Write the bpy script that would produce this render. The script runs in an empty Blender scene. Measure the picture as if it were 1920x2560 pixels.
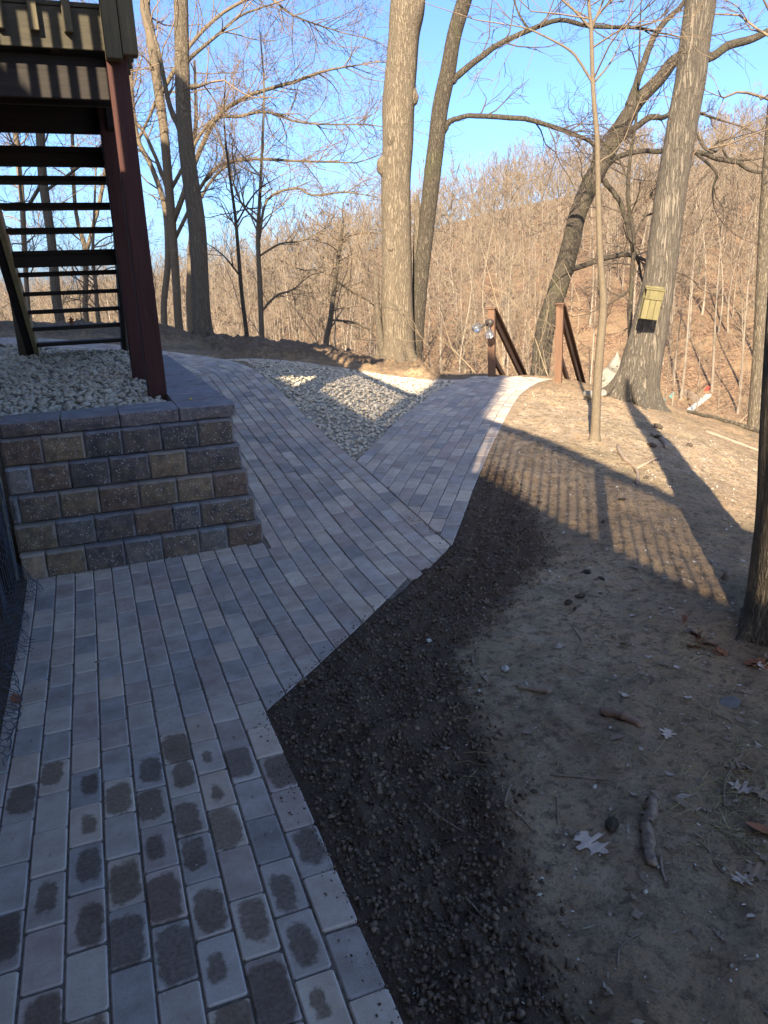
import bpy, bmesh, math, random
import numpy as np
from mathutils import Vector, Matrix, noise
rad = math.radians
sc = bpy.context.scene
COL = sc.collection
# ---------------------------------------------------------------- camera
# world frame: +Y runs along the paver path and the house, +X across it; camera stands at the origin
cam_d = bpy.data.cameras.new('camera'); cam = bpy.data.objects.new('camera', cam_d); COL.objects.link(cam)
CR = Vector((0.93487, -0.35280, -0.03936)); CU = Vector((0.13659, 0.25514, 0.95721)); CF = Vector((0.32766, 0.90024, -0.28671))
m = Matrix((CR, CU, -CF)).transposed().to_4x4(); m.translation = (0, 0, 1.55); cam.matrix_world = m
cam_d.sensor_fit = 'VERTICAL'; cam_d.sensor_height = 36; cam_d.lens = 27.04; cam_d.clip_start = .05; cam_d.clip_end = 2000
sc.camera = cam
# ---------------------------------------------------------------- sky, sun, exposure
SUN_AZ, SUN_EL = 33.5, 30.0                      # azimuth the light travels towards (from +Y to +X), elevation
w = bpy.data.worlds.new('World'); sc.world = w; w.use_nodes = True
nt = w.node_tree; bg = nt.nodes['Background']; sky = nt.nodes.new('ShaderNodeTexSky'); sky.sky_type = 'NISHITA'
sky.sun_disc = False; sky.sun_elevation = rad(SUN_EL); sky.sun_rotation = rad(180 + SUN_AZ)
sky.altitude = 0; sky.air_density = .75; sky.dust_density = 2.2; sky.ozone_density = 7.0
nt.links.new(sky.outputs[0], bg.inputs[0]); bg.inputs[1].default_value = .094
sd = bpy.data.lights.new('sun', 'SUN'); sd.energy = 5.0; sd.angle = rad(.53); sd.color = (1, .86, .66)
sun = bpy.data.objects.new('sun', sd); COL.objects.link(sun); sun.location = (-20, -30, 30)
Ld = Vector((math.sin(rad(SUN_AZ)) * math.cos(rad(SUN_EL)), math.cos(rad(SUN_AZ)) * math.cos(rad(SUN_EL)), -math.sin(rad(SUN_EL))))
sun.rotation_euler = Ld.to_track_quat('-Z', 'Y').to_euler()
vs = sc.view_settings; vs.view_transform = 'Standard'; vs.look = 'None'; vs.exposure = 1.92; vs.gamma = 1; vs.use_curve_mapping = False
sc.cycles.max_bounces = 6; sc.cycles.transparent_max_bounces = 6

# ---------------------------------------------------------------- helpers
rng = np.random.default_rng(11); random.seed(5)

def tag(o, label=None, cat=None, group=None, kind=None):
    if label: o['label'] = label
    if cat: o['category'] = cat
    if group: o['group'] = group
    if kind: o['kind'] = kind
    return o

def link(o, parent=None):
    COL.objects.link(o)
    if parent is not None: o.parent = parent
    return o

def empty(name, loc=(0, 0, 0), rz=0):
    o = bpy.data.objects.new(name, None); o.empty_display_size = .1; o.location = loc; o.rotation_euler = (0, 0, rz); return link(o)

def mesh(name, V, F, mats, smooth=False, idx=None):
    me = bpy.data.meshes.new(name); me.from_pydata([tuple(map(float, v)) for v in V], [], F)
    for mm in (mats if isinstance(mats, (list, tuple)) else [mats]): me.materials.append(mm)
    if smooth: me.polygons.foreach_set('use_smooth', [True] * len(me.polygons))
    if idx is not None: me.polygons.foreach_set('material_index', idx)
    return me

def fast_mesh(name, V, Q, mats, smooth=True, tri=None, idx=None):
    """numpy arrays: V (n,3), Q (m,4) quads, optional tri (k,3)"""
    me = bpy.data.meshes.new(name); V = np.asarray(V, np.float32)
    Q = np.zeros((0, 4), np.int32) if Q is None else np.asarray(Q, np.int32)
    T = np.zeros((0, 3), np.int32) if tri is None else np.asarray(tri, np.int32)
    me.vertices.add(len(V)); me.vertices.foreach_set('co', V.ravel())
    nl = Q.size + T.size; npoly = len(Q) + len(T)
    me.loops.add(nl); me.loops.foreach_set('vertex_index', np.concatenate([Q.ravel(), T.ravel()]))
    me.polygons.add(npoly)
    st = np.concatenate([np.arange(len(Q)) * 4, Q.size + np.arange(len(T)) * 3]).astype(np.int32)
    me.polygons.foreach_set('loop_start', st)
    me.polygons.foreach_set('use_smooth', np.full(npoly, smooth, bool))
    if idx is not None: me.polygons.foreach_set('material_index', idx)
    for mm in (mats if isinstance(mats, (list, tuple)) else [mats]): me.materials.append(mm)
    me.update(calc_edges=True); return me

def obj(name, me, parent=None, loc=None, rot=None):
    o = bpy.data.objects.new(name, me)
    if loc is not None: o.location = loc
    if rot is not None: o.rotation_euler = rot
    return link(o, parent)

BOXF = [(0, 3, 2, 1), (4, 5, 6, 7), (0, 1, 5, 4), (1, 2, 6, 5), (2, 3, 7, 6), (3, 0, 4, 7)]
def box_v(a, b):
    (x0, y0, z0), (x1, y1, z1) = a, b
    return [(x0, y0, z0), (x1, y0, z0), (x1, y1, z0), (x0, y1, z0), (x0, y0, z1), (x1, y0, z1), (x1, y1, z1), (x0, y1, z1)]

def bevel_me(me, width=.004, seg=1):
    bm = bmesh.new(); bm.from_mesh(me)
    bmesh.ops.bevel(bm, geom=bm.edges[:], offset=width, segments=seg, affect='EDGES', profile=.6)
    bm.to_mesh(me); bm.free(); return me

def box(name, a, b, mat, parent=None, bev=.004):
    """axis-aligned timber with eased edges, own origin at its middle"""
    a, b = np.array(a, float), np.array(b, float); lo, hi = np.minimum(a, b), np.maximum(a, b); c = (lo + hi) / 2
    me = mesh(name, box_v(lo - c, hi - c), BOXF, mat)
    if bev: bevel_me(me, bev)
    return obj(name, me, parent, loc=tuple(c))

def beam(name, p, q, w, h, mat, parent=None, bev=.004, up=(0, 0, 1)):
    """timber from p to q, w across, h deep"""
    p, q = Vector(p), Vector(q); d = (q - p); L = d.length; d.normalize(); r = d.cross(Vector(up)).normalized(); u = r.cross(d)
    me = mesh(name, box_v((-w / 2, -L / 2, -h / 2), (w / 2, L / 2, h / 2)), BOXF, mat)
    if bev: bevel_me(me, bev)
    o = bpy.data.objects.new(name, me); M = Matrix((r, d, u)).transposed().to_4x4(); M.translation = (p + q) / 2
    o.matrix_world = M; return link(o, parent)

# tubes -----------------------------------------------------------
class Tubes:
    """tapered tubes; plain ones are collected and built together by length"""
    def __init__(s): s.V = []; s.Q = []; s.T = []; s.n = 0; s.lazy = {}
    def add(s, P, r, k=6, cap=False, wob=0., seed=0):
        n = len(P)
        if not cap and not wob:
            s.lazy.setdefault((n, k), []).append((np.asarray(P, float), np.broadcast_to(np.asarray(r, float), (n,)))); s.n += 0; return
        P = np.asarray(P, float)[None]; r = np.broadcast_to(np.asarray(r, float), (n,))[None]
        rr = np.ones((1, n, k))
        if wob:
            g = np.random.default_rng(seed); th = np.arange(k) * 2 * math.pi / k; f = np.zeros((n, k)); m_ = max(3, n // 6)
            for q in range(2, 7):
                ctl = g.normal(size=m_) * .6 + g.normal(); pc = np.cumsum(g.normal(size=m_) * .5) + g.uniform(0, 6.28); t = np.linspace(0, m_ - 1, n)
                f += (np.interp(t, np.arange(m_), ctl) / q)[:, None] * np.cos(q * th[None] + np.interp(t, np.arange(m_), pc)[:, None])
            rr = 1 + wob * f[None]
        base = s._rings(P, r, k, rr)
        if cap:
            for e, b0 in ((0, base), (n - 1, base + (n - 1) * k)):
                s.V.append(P[0, e][None]); c = s.n; s.n += 1
                s.T.append(np.array([[b0 + x, b0 + (x + 1) % k, c] if e else [b0 + (x + 1) % k, b0 + x, c] for x in range(k)]))
    def _rings(s, P, r, k, rr=1.):
        B, n, _ = P.shape; t = np.gradient(P, axis=1); t /= np.linalg.norm(t, axis=2)[..., None] + 1e-9
        ref = np.where(np.abs(t[..., 0]).mean(1)[:, None, None] < .8, np.array([1., 0, 0]), np.array([0, 1., 0])) * np.ones((B, n, 1))
        a = np.cross(t, ref); a /= np.linalg.norm(a, axis=2)[..., None] + 1e-9; b = np.cross(t, a); th = np.arange(k) * 2 * math.pi / k
        R_ = (r[..., None] * rr)[..., None] * np.ones((B, n, k, 1))
        ring = P[:, :, None] + R_ * (np.cos(th)[None, None, :, None] * a[:, :, None] + np.sin(th)[None, None, :, None] * b[:, :, None])
        s.V.append(ring.reshape(-1, 3)); base = s.n
        o = (np.arange(B) * n * k)[:, None, None]; i = np.arange(n - 1)[None, :, None] * k; j = np.arange(k)[None, None]; j2 = (j + 1) % k
        s.Q.append(np.stack([o + i + j, o + i + j2, o + i + k + j2, o + i + k + j], -1).reshape(-1, 4) + base); s.n += B * n * k; return base
    def flush(s):
        for (n, k), L in s.lazy.items(): s._rings(np.stack([q[0] for q in L]), np.stack([q[1] for q in L]), k)
        s.lazy = {}; return s
    def empty(s): return not s.lazy and not s.V
    def me(s, name, mat, smooth=True):
        s.flush(); return fast_mesh(name, np.concatenate(s.V), np.concatenate(s.Q), mat, smooth, tri=np.concatenate(s.T) if s.T else None)

def spline(P, n):
    """Catmull-Rom through rows of P (any width)"""
    P = np.asarray(P, float); Q = np.vstack([2 * P[0] - P[1], P, 2 * P[-1] - P[-2]]); out = []
    for i in range(len(P) - 1):
        p0, p1, p2, p3 = Q[i:i + 4]
        for t in np.arange(n) / n:
            out.append(.5 * ((2 * p1) + (-p0 + p2) * t + (2 * p0 - 5 * p1 + 4 * p2 - p3) * t * t + (-p0 + 3 * p1 - 3 * p2 + p3) * t ** 3))
    out.append(P[-1]); return np.array(out)

# ---------------------------------------------------------------- materials
class N:
    """tiny node builder"""
    def __init__(s, name):
        s.m = bpy.data.materials.new(name); s.m.use_nodes = True; s.t = s.m.node_tree; s.b = s.t.nodes['Principled BSDF']; s.b.inputs['Roughness'].default_value = .85
        s.b.inputs['Specular IOR Level'].default_value = .25
    def n(s, ty, **k):
        x = s.t.nodes.new(ty)
        for a, v in k.items(): setattr(x, a, v)
        return x
    def l(s, a, b): s.t.links.new(a, b)
    def put(s, inp, v):
        if hasattr(v, 'links'): s.l(v, inp)
        elif isinstance(v, (tuple, list)) and len(v) == 3 and inp.type == 'RGBA': inp.default_value = (*v, 1)
        else: inp.default_value = v
    def coord(s, kind='Object', scale=(1, 1, 1), off=None):
        c = s.n('ShaderNodeTexCoord').outputs[kind]; mp = s.n('ShaderNodeMapping'); s.l(c, mp.inputs[0]); mp.inputs['Scale'].default_value = scale
        if off is not None: s.put(mp.inputs['Location'], off)
        return mp.outputs[0]
    def noise(s, vec, scale, detail=4, rough=.6, dist=0.):
        x = s.n('ShaderNodeTexNoise'); s.l(vec, x.inputs['Vector']); x.inputs['Scale'].default_value = scale; x.inputs['Detail'].default_value = detail
        x.inputs['Roughness'].default_value = rough; x.inputs['Distortion'].default_value = dist; return x.outputs['Fac']
    def vor(s, vec, scale, feat='F1', out='Distance'):
        x = s.n('ShaderNodeTexVoronoi', feature=feat); s.l(vec, x.inputs['Vector']); x.inputs['Scale'].default_value = scale; return x.outputs[out]
    def rng(s, v, a, b, c=0., d=1., smooth=False):
        x = s.n('ShaderNodeMapRange'); x.clamp = True
        if smooth: x.interpolation_type = 'SMOOTHSTEP'
        s.put(x.inputs[0], v); x.inputs[1].default_value = a; x.inputs[2].default_value = b; x.inputs[3].default_value = c; x.inputs[4].default_value = d; return x.outputs[0]
    def math(s, op, a, b=None):
        x = s.n('ShaderNodeMath', operation=op); s.put(x.inputs[0], a)
        if b is not None: s.put(x.inputs[1], b)
        return x.outputs[0]
    def mix(s, f, a, b, blend='MIX'):
        x = s.n('ShaderNodeMix', data_type='RGBA', blend_type=blend); s.put(x.inputs[0], f); s.put(x.inputs[6], a); s.put(x.inputs[7], b); return x.outputs[2]
    def bump(s, h, strength=.5, dist=.01, prev=None):
        x = s.n('ShaderNodeBump'); s.l(h, x.inputs['Height']); x.inputs['Strength'].default_value = strength; x.inputs['Distance'].default_value = dist
        if prev is not None: s.l(prev, x.inputs['Normal'])
        return x.outputs[0]
    def attr(s, name, kind='GEOMETRY', out='Fac'):
        x = s.n('ShaderNodeAttribute', attribute_type=kind); x.attribute_name = name; return x.outputs[out]
    def done(s, col=None, nrm=None, rough=None):
        if col is not None: s.put(s.b.inputs['Base Color'], col)
        if nrm is not None: s.l(nrm, s.b.inputs['Normal'])
        if rough is not None: s.put(s.b.inputs['Roughness'], rough)
        return s.m

def plain(name, c, rough=.8, var=.25, scale=30, bump=.3, bd=.003):
    k = N(name); v = k.coord(); n1 = k.noise(v, scale); n2 = k.noise(v, scale * 7, 3)
    col = k.mix(k.rng(n1, .3, .7), tuple(x * (1 - var) for x in c), tuple(min(1, x * (1 + var)) for x in c))
    return k.done(col, k.bump(n2, bump, bd), rough)

def wood(name, c, axis=2, scale=1., var=.35, rough=.75):
    k = N(name); s = [45 * scale] * 3; s[axis] = 3 * scale
    inf = k.n('ShaderNodeObjectInfo'); v = k.coord('Object', tuple(s)); vv = k.n('ShaderNodeVectorMath', operation='ADD'); k.l(v, vv.inputs[0])
    cx = k.n('ShaderNodeCombineXYZ'); k.l(k.math('MULTIPLY', inf.outputs['Random'], 37.), cx.inputs[0]); k.l(k.math('MULTIPLY', inf.outputs['Random'], 91.), cx.inputs[2]); k.l(cx.outputs[0], vv.inputs[1])
    g = k.noise(vv.outputs[0], 1., 5, .65, .6); big = k.noise(vv.outputs[0], .12, 2)
    f = k.math('ADD', k.math('MULTIPLY', g, .7), k.math('MULTIPLY', big, .4))
    col = k.mix(k.rng(f, .35, .75), tuple(x * (1 - var) for x in c), tuple(min(1, x * (1 + var)) for x in c))
    return k.done(col, k.bump(g, .8, .004), rough)

def bark(name, c1, c2, zs=.16, scale=26, strength=.9, dist=.03, moss=None, smooth=0.):
    k = N(name); v = k.coord('Object', (1, 1, zs)); n1 = k.noise(v, scale, 5, .62, .3); r = k.vor(v, scale * 1.1); big = k.noise(k.coord('Object', (1, 1, .5)), 1.6, 3)
    rid = k.math('ABSOLUTE', k.math('SUBTRACT', k.noise(v, scale * .62, 5, .6, .5), .5)); fur = k.rng(rid, .0, .1)      # furrows run up the trunk
    h = k.math('ADD', k.math('MULTIPLY', n1, .35), k.math('MULTIPLY', k.math('MULTIPLY', fur, k.rng(r, 0., .5, .4, 1.)), .65))
    mid_ = k.noise(k.coord('Object', (1, 1, .3)), scale * .35, 4, .6)
    col = k.mix(k.rng(h, .12, .5), c1, c2); col = k.mix(k.rng(mid_, .3, .75, 0, .32), col, tuple(x * 1.15 for x in c1)); col = k.mix(k.rng(big, .35, .7, 0, .45), col, tuple(x * .65 for x in c2))
    if moss: col = k.mix(k.rng(k.noise(k.coord('Object', (1, 1, .6)), 3.1, 4), .52, .68, 0, .6), col, moss)
    return k.done(col, k.bump(h, strength, dist), .92)

M = {}
def paver_mat(name, per_object):
    k = N(name)
    if per_object:
        inf = k.n('ShaderNodeObjectInfo'); base = inf.outputs['Color']; rnd = inf.outputs['Random']
        cx = k.n('ShaderNodeCombineXYZ'); k.l(k.math('MULTIPLY', rnd, 31.7), cx.inputs[0]); k.l(k.math('MULTIPLY', rnd, 77.1), cx.inputs[1])
        c = k.n('ShaderNodeTexCoord').outputs['Object']; ad = k.n('ShaderNodeVectorMath', operation='ADD'); k.l(c, ad.inputs[0]); k.l(cx.outputs[0], ad.inputs[1]); v = ad.outputs[0]
    else:
        base = k.attr('tint', out='Color'); v = k.n('ShaderNodeTexCoord').outputs['Object']
    cloud = k.noise(v, 9, 4, .6); fine = k.noise(v, 260, 4, .75); mid = k.noise(v, 55, 4, .7)
    col = k.mix(k.rng(cloud, .3, .72), k.mix(1, base, (.72, .71, .72), 'MULTIPLY'), k.mix(.14, base, (.75, .74, .76)))
    col = k.mix(k.rng(mid, .5, .72, 0, .35), col, k.mix(1, base, (.6, .58, .58), 'MULTIPLY'))
    col = k.mix(k.rng(fine, .56, .66, 0, .5), col, k.mix(1, base, (.45, .43, .42), 'MULTIPLY'))
    col = k.mix(k.rng(fine, .36, .44, .35, 0), col, (.62, .6, .58))
    rough = .88
    if per_object:
        sep = k.n('ShaderNodeSeparateXYZ'); k.l(c, sep.inputs[0])
        ax = k.math('MULTIPLY', k.math('ABSOLUTE', k.math('ADD', sep.outputs[0], k.rng(rnd, 0, 1, -.012, .012))), 20.); ay = k.math('MULTIPLY', k.math('ABSOLUTE', k.math('ADD', sep.outputs[1], k.math('MULTIPLY', k.math('SUBTRACT', k.math('FRACT', k.math('MULTIPLY', rnd, 7.3)), .5), .05))), 10.)
        rimd = k.math('MAXIMUM', k.math('MULTIPLY', k.math('ABSOLUTE', sep.outputs[0]), 1 / .0472), k.rng(k.math('ABSOLUTE', sep.outputs[1]), .05, .097, 0., 1.))
        rim = k.math('MULTIPLY', k.rng(rimd, .8, .97, 0, .42), k.rng(mid, .3, .6, .4, 1.)); col = k.mix(rim, col, k.mix(.55, base, (.68, .66, .64)))
        # rounded-box distance, so the damp patch keeps clear of the drying edge
        dd = k.math('POWER', k.math('ADD', k.math('POWER', ax, 3.), k.math('POWER', ay, 3.4)), .31)
        edge = k.math('ADD', dd, k.math('MULTIPLY', k.math('SUBTRACT', k.noise(v, 26, 6, .68), .5), .8))
        damp = k.attr('damp', 'OBJECT')
        wet = k.rng(k.math('SUBTRACT', damp, edge), -.09, .12, 0, 1, True)
        dust = k.math('MULTIPLY', wet, k.rng(k.noise(v, 90, 3), .3, .62, .75, 1.))
        col = k.mix(dust, col, k.mix(1, col, (.36, .31, .27), 'MULTIPLY')); rough = k.rng(wet, 0, 1, .9, .72)
    return k.done(col, k.bump(fine, .35, .0015, k.bump(mid, .3, .004)), rough)
M['paver'] = paver_mat('paver_concrete', True); M['paver_far'] = paver_mat('paver_concrete_far', False)

def block_mat(name, split):
    k = N(name); inf = k.n('ShaderNodeObjectInfo'); base = inf.outputs['Color']
    cx = k.n('ShaderNodeCombineXYZ'); k.l(k.math('MULTIPLY', inf.outputs['Random'], 31.7), cx.inputs[0]); k.l(k.math('MULTIPLY', inf.outputs['Random'], 57.1), cx.inputs[2])
    ad = k.n('ShaderNodeVectorMath', operation='ADD'); k.l(k.n('ShaderNodeTexCoord').outputs['Object'], ad.inputs[0]); k.l(cx.outputs[0], ad.inputs[1]); v = ad.outputs[0]
    if split:
        c1 = k.noise(v, 14, 4, .6); rough = k.noise(v, 60, 6, .75); grain = k.noise(v, 220, 4, .8)
        col = k.mix(k.rng(c1, .32, .68), k.mix(1, base, (.55, .56, .62), 'MULTIPLY'), k.mix(1, base, (1.35, 1.2, 1.0), 'MULTIPLY'))
        col = k.mix(k.rng(grain, .52, .64, 0, .55), col, k.mix(1, base, (.3, .3, .32), 'MULTIPLY'))
        vd = k.n('ShaderNodeTexVoronoi'); k.l(v, vd.inputs['Vector']); vd.inputs['Scale'].default_value = 95
        fleck = k.math('MULTIPLY', k.rng(vd.outputs['Distance'], .34, .2), k.rng(k.noise(v, 41, 2), .5, .58)); col = k.mix(fleck, col, (.62, .58, .52))
        return k.done(col, k.bump(grain, .7, .003, k.bump(rough, .9, .012)), .95)
    c1 = k.noise(v, 12, 4); f = k.noise(v, 240, 4, .8)
    col = k.mix(k.rng(c1, .3, .7), k.mix(1, base, (.8, .8, .84), 'MULTIPLY'), k.mix(.2, base, (.6, .58, .58))); col = k.mix(k.rng(f, .55, .66, 0, .5), col, k.mix(1, base, (.5, .5, .5), 'MULTIPLY'))
    return k.done(col, k.bump(f, .35, .002), .9)
M['split'] = block_mat('split_faced_block', True); M['block'] = block_mat('smooth_block', False)

def ground_mat():
    k = N('ground_soil'); v = k.coord(); top = k.attr('topsoil'); lit = k.attr('litter'); pale = k.attr('pale')
    n1 = k.noise(v, 1.7, 5, .6); n2 = k.noise(v, 9, 5, .65); n3 = k.noise(v, 70, 4, .7); n4 = k.noise(v, 320, 3, .7)
    dry = k.mix(k.rng(n1, .35, .65), (.22, .143, .078), (.41, .275, .15)); dry = k.mix(k.rng(n2, .45, .7, 0, .55), dry, (.12, .076, .042))
    dry = k.mix(k.math('MULTIPLY', pale, k.rng(n2, .3, .62)), dry, (.44, .335, .22))
    dry = k.mix(k.rng(k.noise(v, .9, 3), .52, .66, 0, .35), dry, (.13, .12, .06))
    blotch = k.noise(v, 23, 4, .7)
    dry = k.mix(k.rng(blotch, .5, .64, 0, .7), dry, (.085, .056, .034))
    dry = k.mix(k.rng(k.noise(v, 4.3, 4, .7), .5, .68, 0, .45), dry, (.1, .085, .055))
    dry = k.mix(k.rng(n3, .52, .7, 0, .6), dry, (.08, .057, .038)); dry = k.mix(k.rng(n4, .62, .74, 0, .6), dry, (.5, .46, .4)); 
    dark = k.mix(k.rng(n2, .3, .7), (.075, .05, .032), (.14, .096, .063)); dark = k.mix(k.rng(n4, .66, .74, 0, .5), dark, (.16, .14, .11))
    e = k.rng(k.math('ADD', top, k.math('MULTIPLY', k.math('SUBTRACT', k.noise(v, 14, 6, .75), .5), 1.9)), .2, .8, 0, 1)
    col = k.mix(e, dry, dark)
    cell = k.n('ShaderNodeTexVoronoi'); k.l(k.coord('Object', (1, 1, .6)), cell.inputs['Vector']); cell.inputs['Scale'].default_value = 9
    sp = k.n('ShaderNodeSeparateColor'); k.l(cell.outputs['Color'], sp.inputs[0])
    leaf = k.mix(k.rng(sp.outputs[0], .1, .9), (.12, .068, .038), (.27, .168, .095)); leaf = k.mix(k.rng(sp.outputs[1], .6, .8), leaf, (.07, .04, .025)); leaf = k.mix(k.rng(k.noise(v, .35, 3), .45, .65, 0, .6), leaf, (.24, .165, .09)); leaf = k.mix(k.rng(k.noise(v, .12, 4, .7), .45, .65, 0, .55), leaf, (.1, .065, .04))
    fines = k.mix(k.rng(n3, .4, .6), (.28, .25, .2), (.46, .41, .33)); col = k.mix(k.attr('fines'), col, fines)
    e2 = k.rng(k.math('ADD', lit, k.math('MULTIPLY', k.math('SUBTRACT', n2, .5), .5)), .35, .65)
    col = k.mix(e2, col, leaf)
    b = k.bump(n4, .8, .005, k.bump(n3, .9, .016, k.bump(blotch, .7, .03, k.bump(n2, .4, .04))))
    return k.done(col, b, .95)
M['ground'] = ground_mat()
def stone_mat(name, a, b, c, seedattr=True, bs=60):
    k = N(name); v = k.coord(); col = k.attr('tint'); n2 = k.noise(v, bs, 4, .65)
    g = k.mix(k.rng(col, 0, .5), a, b); g = k.mix(k.rng(col, .6, 1), g, c); g = k.mix(k.rng(n2, .45, .7, 0, .45), g, tuple(x * .55 for x in b))
    return k.done(g, k.bump(k.noise(v, bs * 3, 3), .4, .003), .9)
M['gravel'] = stone_mat('river_gravel', (.36, .31, .235), (.58, .5, .38), (.48, .4, .28))
M['clod'] = stone_mat('soil_crumbs', (.065, .044, .029), (.13, .09, .06), (.21, .16, .11))
M['drycl'] = stone_mat('dry_pebbles', (.12, .09, .065), (.3, .25, .19), (.55, .52, .46))
M['chips'] = stone_mat('pale_chips', (.5, .48, .43), (.78, .75, .68), (.6, .6, .58), bs=120)
M['scrap'] = stone_mat('leaf_scrap', (.13, .09, .06), (.3, .23, .16), (.42, .36, .29), bs=90)
M['sand'] = plain('joint_sand', (.17, .14, .11), .95, .45, 60, .6, .003)
M['post'] = wood('red_brown_stain', (.058, .023, .018)); M['deckx'] = wood('weathered_board_x', (.052, .044, .028), 0); M['decky'] = wood('weathered_board_y', (.052, .043, .03), 1); M['deckz'] = wood('weathered_board_z', (.085, .07, .04), 2)
M['dark_x'] = wood('shade_dark_wood', (.026, .021, .017), 0); M['dark_y'] = wood('dark_stringer_wood', (.022, .018, .015), 1); M['sunlit_y'] = wood('sunlit_stringer_wood', (.3, .25, .13), 1)  # tread wood darkened to stand for shade, inner stringer paled to stand for sunlight
M['cedar'] = wood('cedar_post', (.125, .068, .04), 2); M['cedar_y'] = wood('cedar_rail', (.095, .054, .033), 1)
M['bat'] = wood('treated_pine', (.135, .113, .052), 2, 1.4, .35); M['trim'] = wood('grey_green_trim', (.2, .2, .15), 2)
M['barkbig'] = bark('furrowed_bark', (.125, .097, .066), (.225, .178, .12), .16, 60); M['barkdark'] = bark('dark_bark', (.042, .034, .026), (.105, .085, .06), .25, 50, moss=(.085, .082, .04))
M['barkridge'] = bark('ridged_bark', (.1, .082, .062), (.17, .142, .106), .11, 50, 1., .035); M['barkslim'] = bark('smooth_bark', (.1, .077, .05), (.155, .12, .08), .4, 60, .35, .006)
M['barkgrey'] = bark('grey_bark', (.095, .075, .054), (.18, .145, .1), .22, 55)
M['twig'] = plain('twig_bark', (.17, .122, .078), .9, .3, 6, 0.05); M['twigdark'] = plain('dark_twig_bark', (.08, .06, .045), .9, .3, 6, .05); M['twigpale'] = plain('pale_twig_bark', (.22, .165, .105), .9, .3, 2, .05)
def far_mat(name, c1, c2):
    k = N(name); r = k.n('ShaderNodeObjectInfo').outputs['Random']; v = k.coord(); n1 = k.noise(v, .35, 2)
    f = k.math('ADD', k.math('MULTIPLY', r, .6), k.math('MULTIPLY', n1, .5)); return k.done(k.mix(k.rng(f, .2, .9), c1, c2), None, .9)
M['fartrunk'] = far_mat('far_trunk_bark', (.14, .112, .082), (.25, .205, .152)); M['fartwig'] = far_mat('far_twig_bark', (.135, .102, .07), (.21, .162, .113))
M['deadleaf'] = plain('dead_leaf', (.21, .15, .105), .8, .35, 40, .5, .002); M['redleaf'] = plain('russet_leaf', (.26, .1, .045), .75, .35, 40, .5, .002); M['paleleaf'] = plain('pale_leaf', (.48, .385, .31), .8, .3, 40, .5, .002)
M['drift'] = wood('bare_driftwood', (.22, .165, .12), 1, 1.2); M['rotwood'] = wood('rotten_wood', (.2, .13, .09), 1, 1.5)
M['stone'] = plain('cast_stone', (.2, .185, .155), .9, .25, 22, .5, .006); M['clodone'] = plain('earth_clod', (.085, .064, .046), .97, .5, 60, 1., .008)
M['netting'] = plain('black_wire_net', (.07, .08, .1), .5, .2, 40, .1); M['rope'] = plain('yellow_rope', (.5, .34, .05), .8, .3, 90, .8, .004)
M['white'] = plain('white_painted_board', (.4, .385, .34), .6, .15, 8, .2); M['red'] = plain('faded_red_plastic', (.3, .05, .035), .5, .15); M['teal'] = plain('teal_plastic', (.12, .24, .2), .5, .15)
M['siding'] = plain('house_siding', (.36, .32, .26), .7, .08, 5, .1); M['roof'] = plain('roof_shingles', (.09, .085, .08), .9, .3, 20, .4); M['brickc'] = plain('shade_chimney_masonry', (.28, .14, .1), .9, .3, 12, .5)
M['metal'] = plain('dark_lamp_metal', (.05, .04, .035), .4, .1); M['slate'] = plain('blue_grey_slate', (.12, .11, .1), .7, .3, 25, .5); M['edge'] = plain('concrete_step', (.3, .27, .24), .9, .2, 25, .4)
M['grass'] = plain('dry_grass', (.3, .26, .13), .9, .35, 12, 0.)
M['yellow'] = plain('yellow_chip', (.6, .42, .1), .7, .2)
gl = N('lamp_glass'); gl.b.inputs['Base Color'].default_value = (.5, .5, .5, 1); gl.b.inputs['Roughness'].default_value = .08; gl.b.inputs['Specular IOR Level'].default_value = .6; gl.b.inputs['Transmission Weight'].default_value = .9; M['glass'] = gl.m

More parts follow.
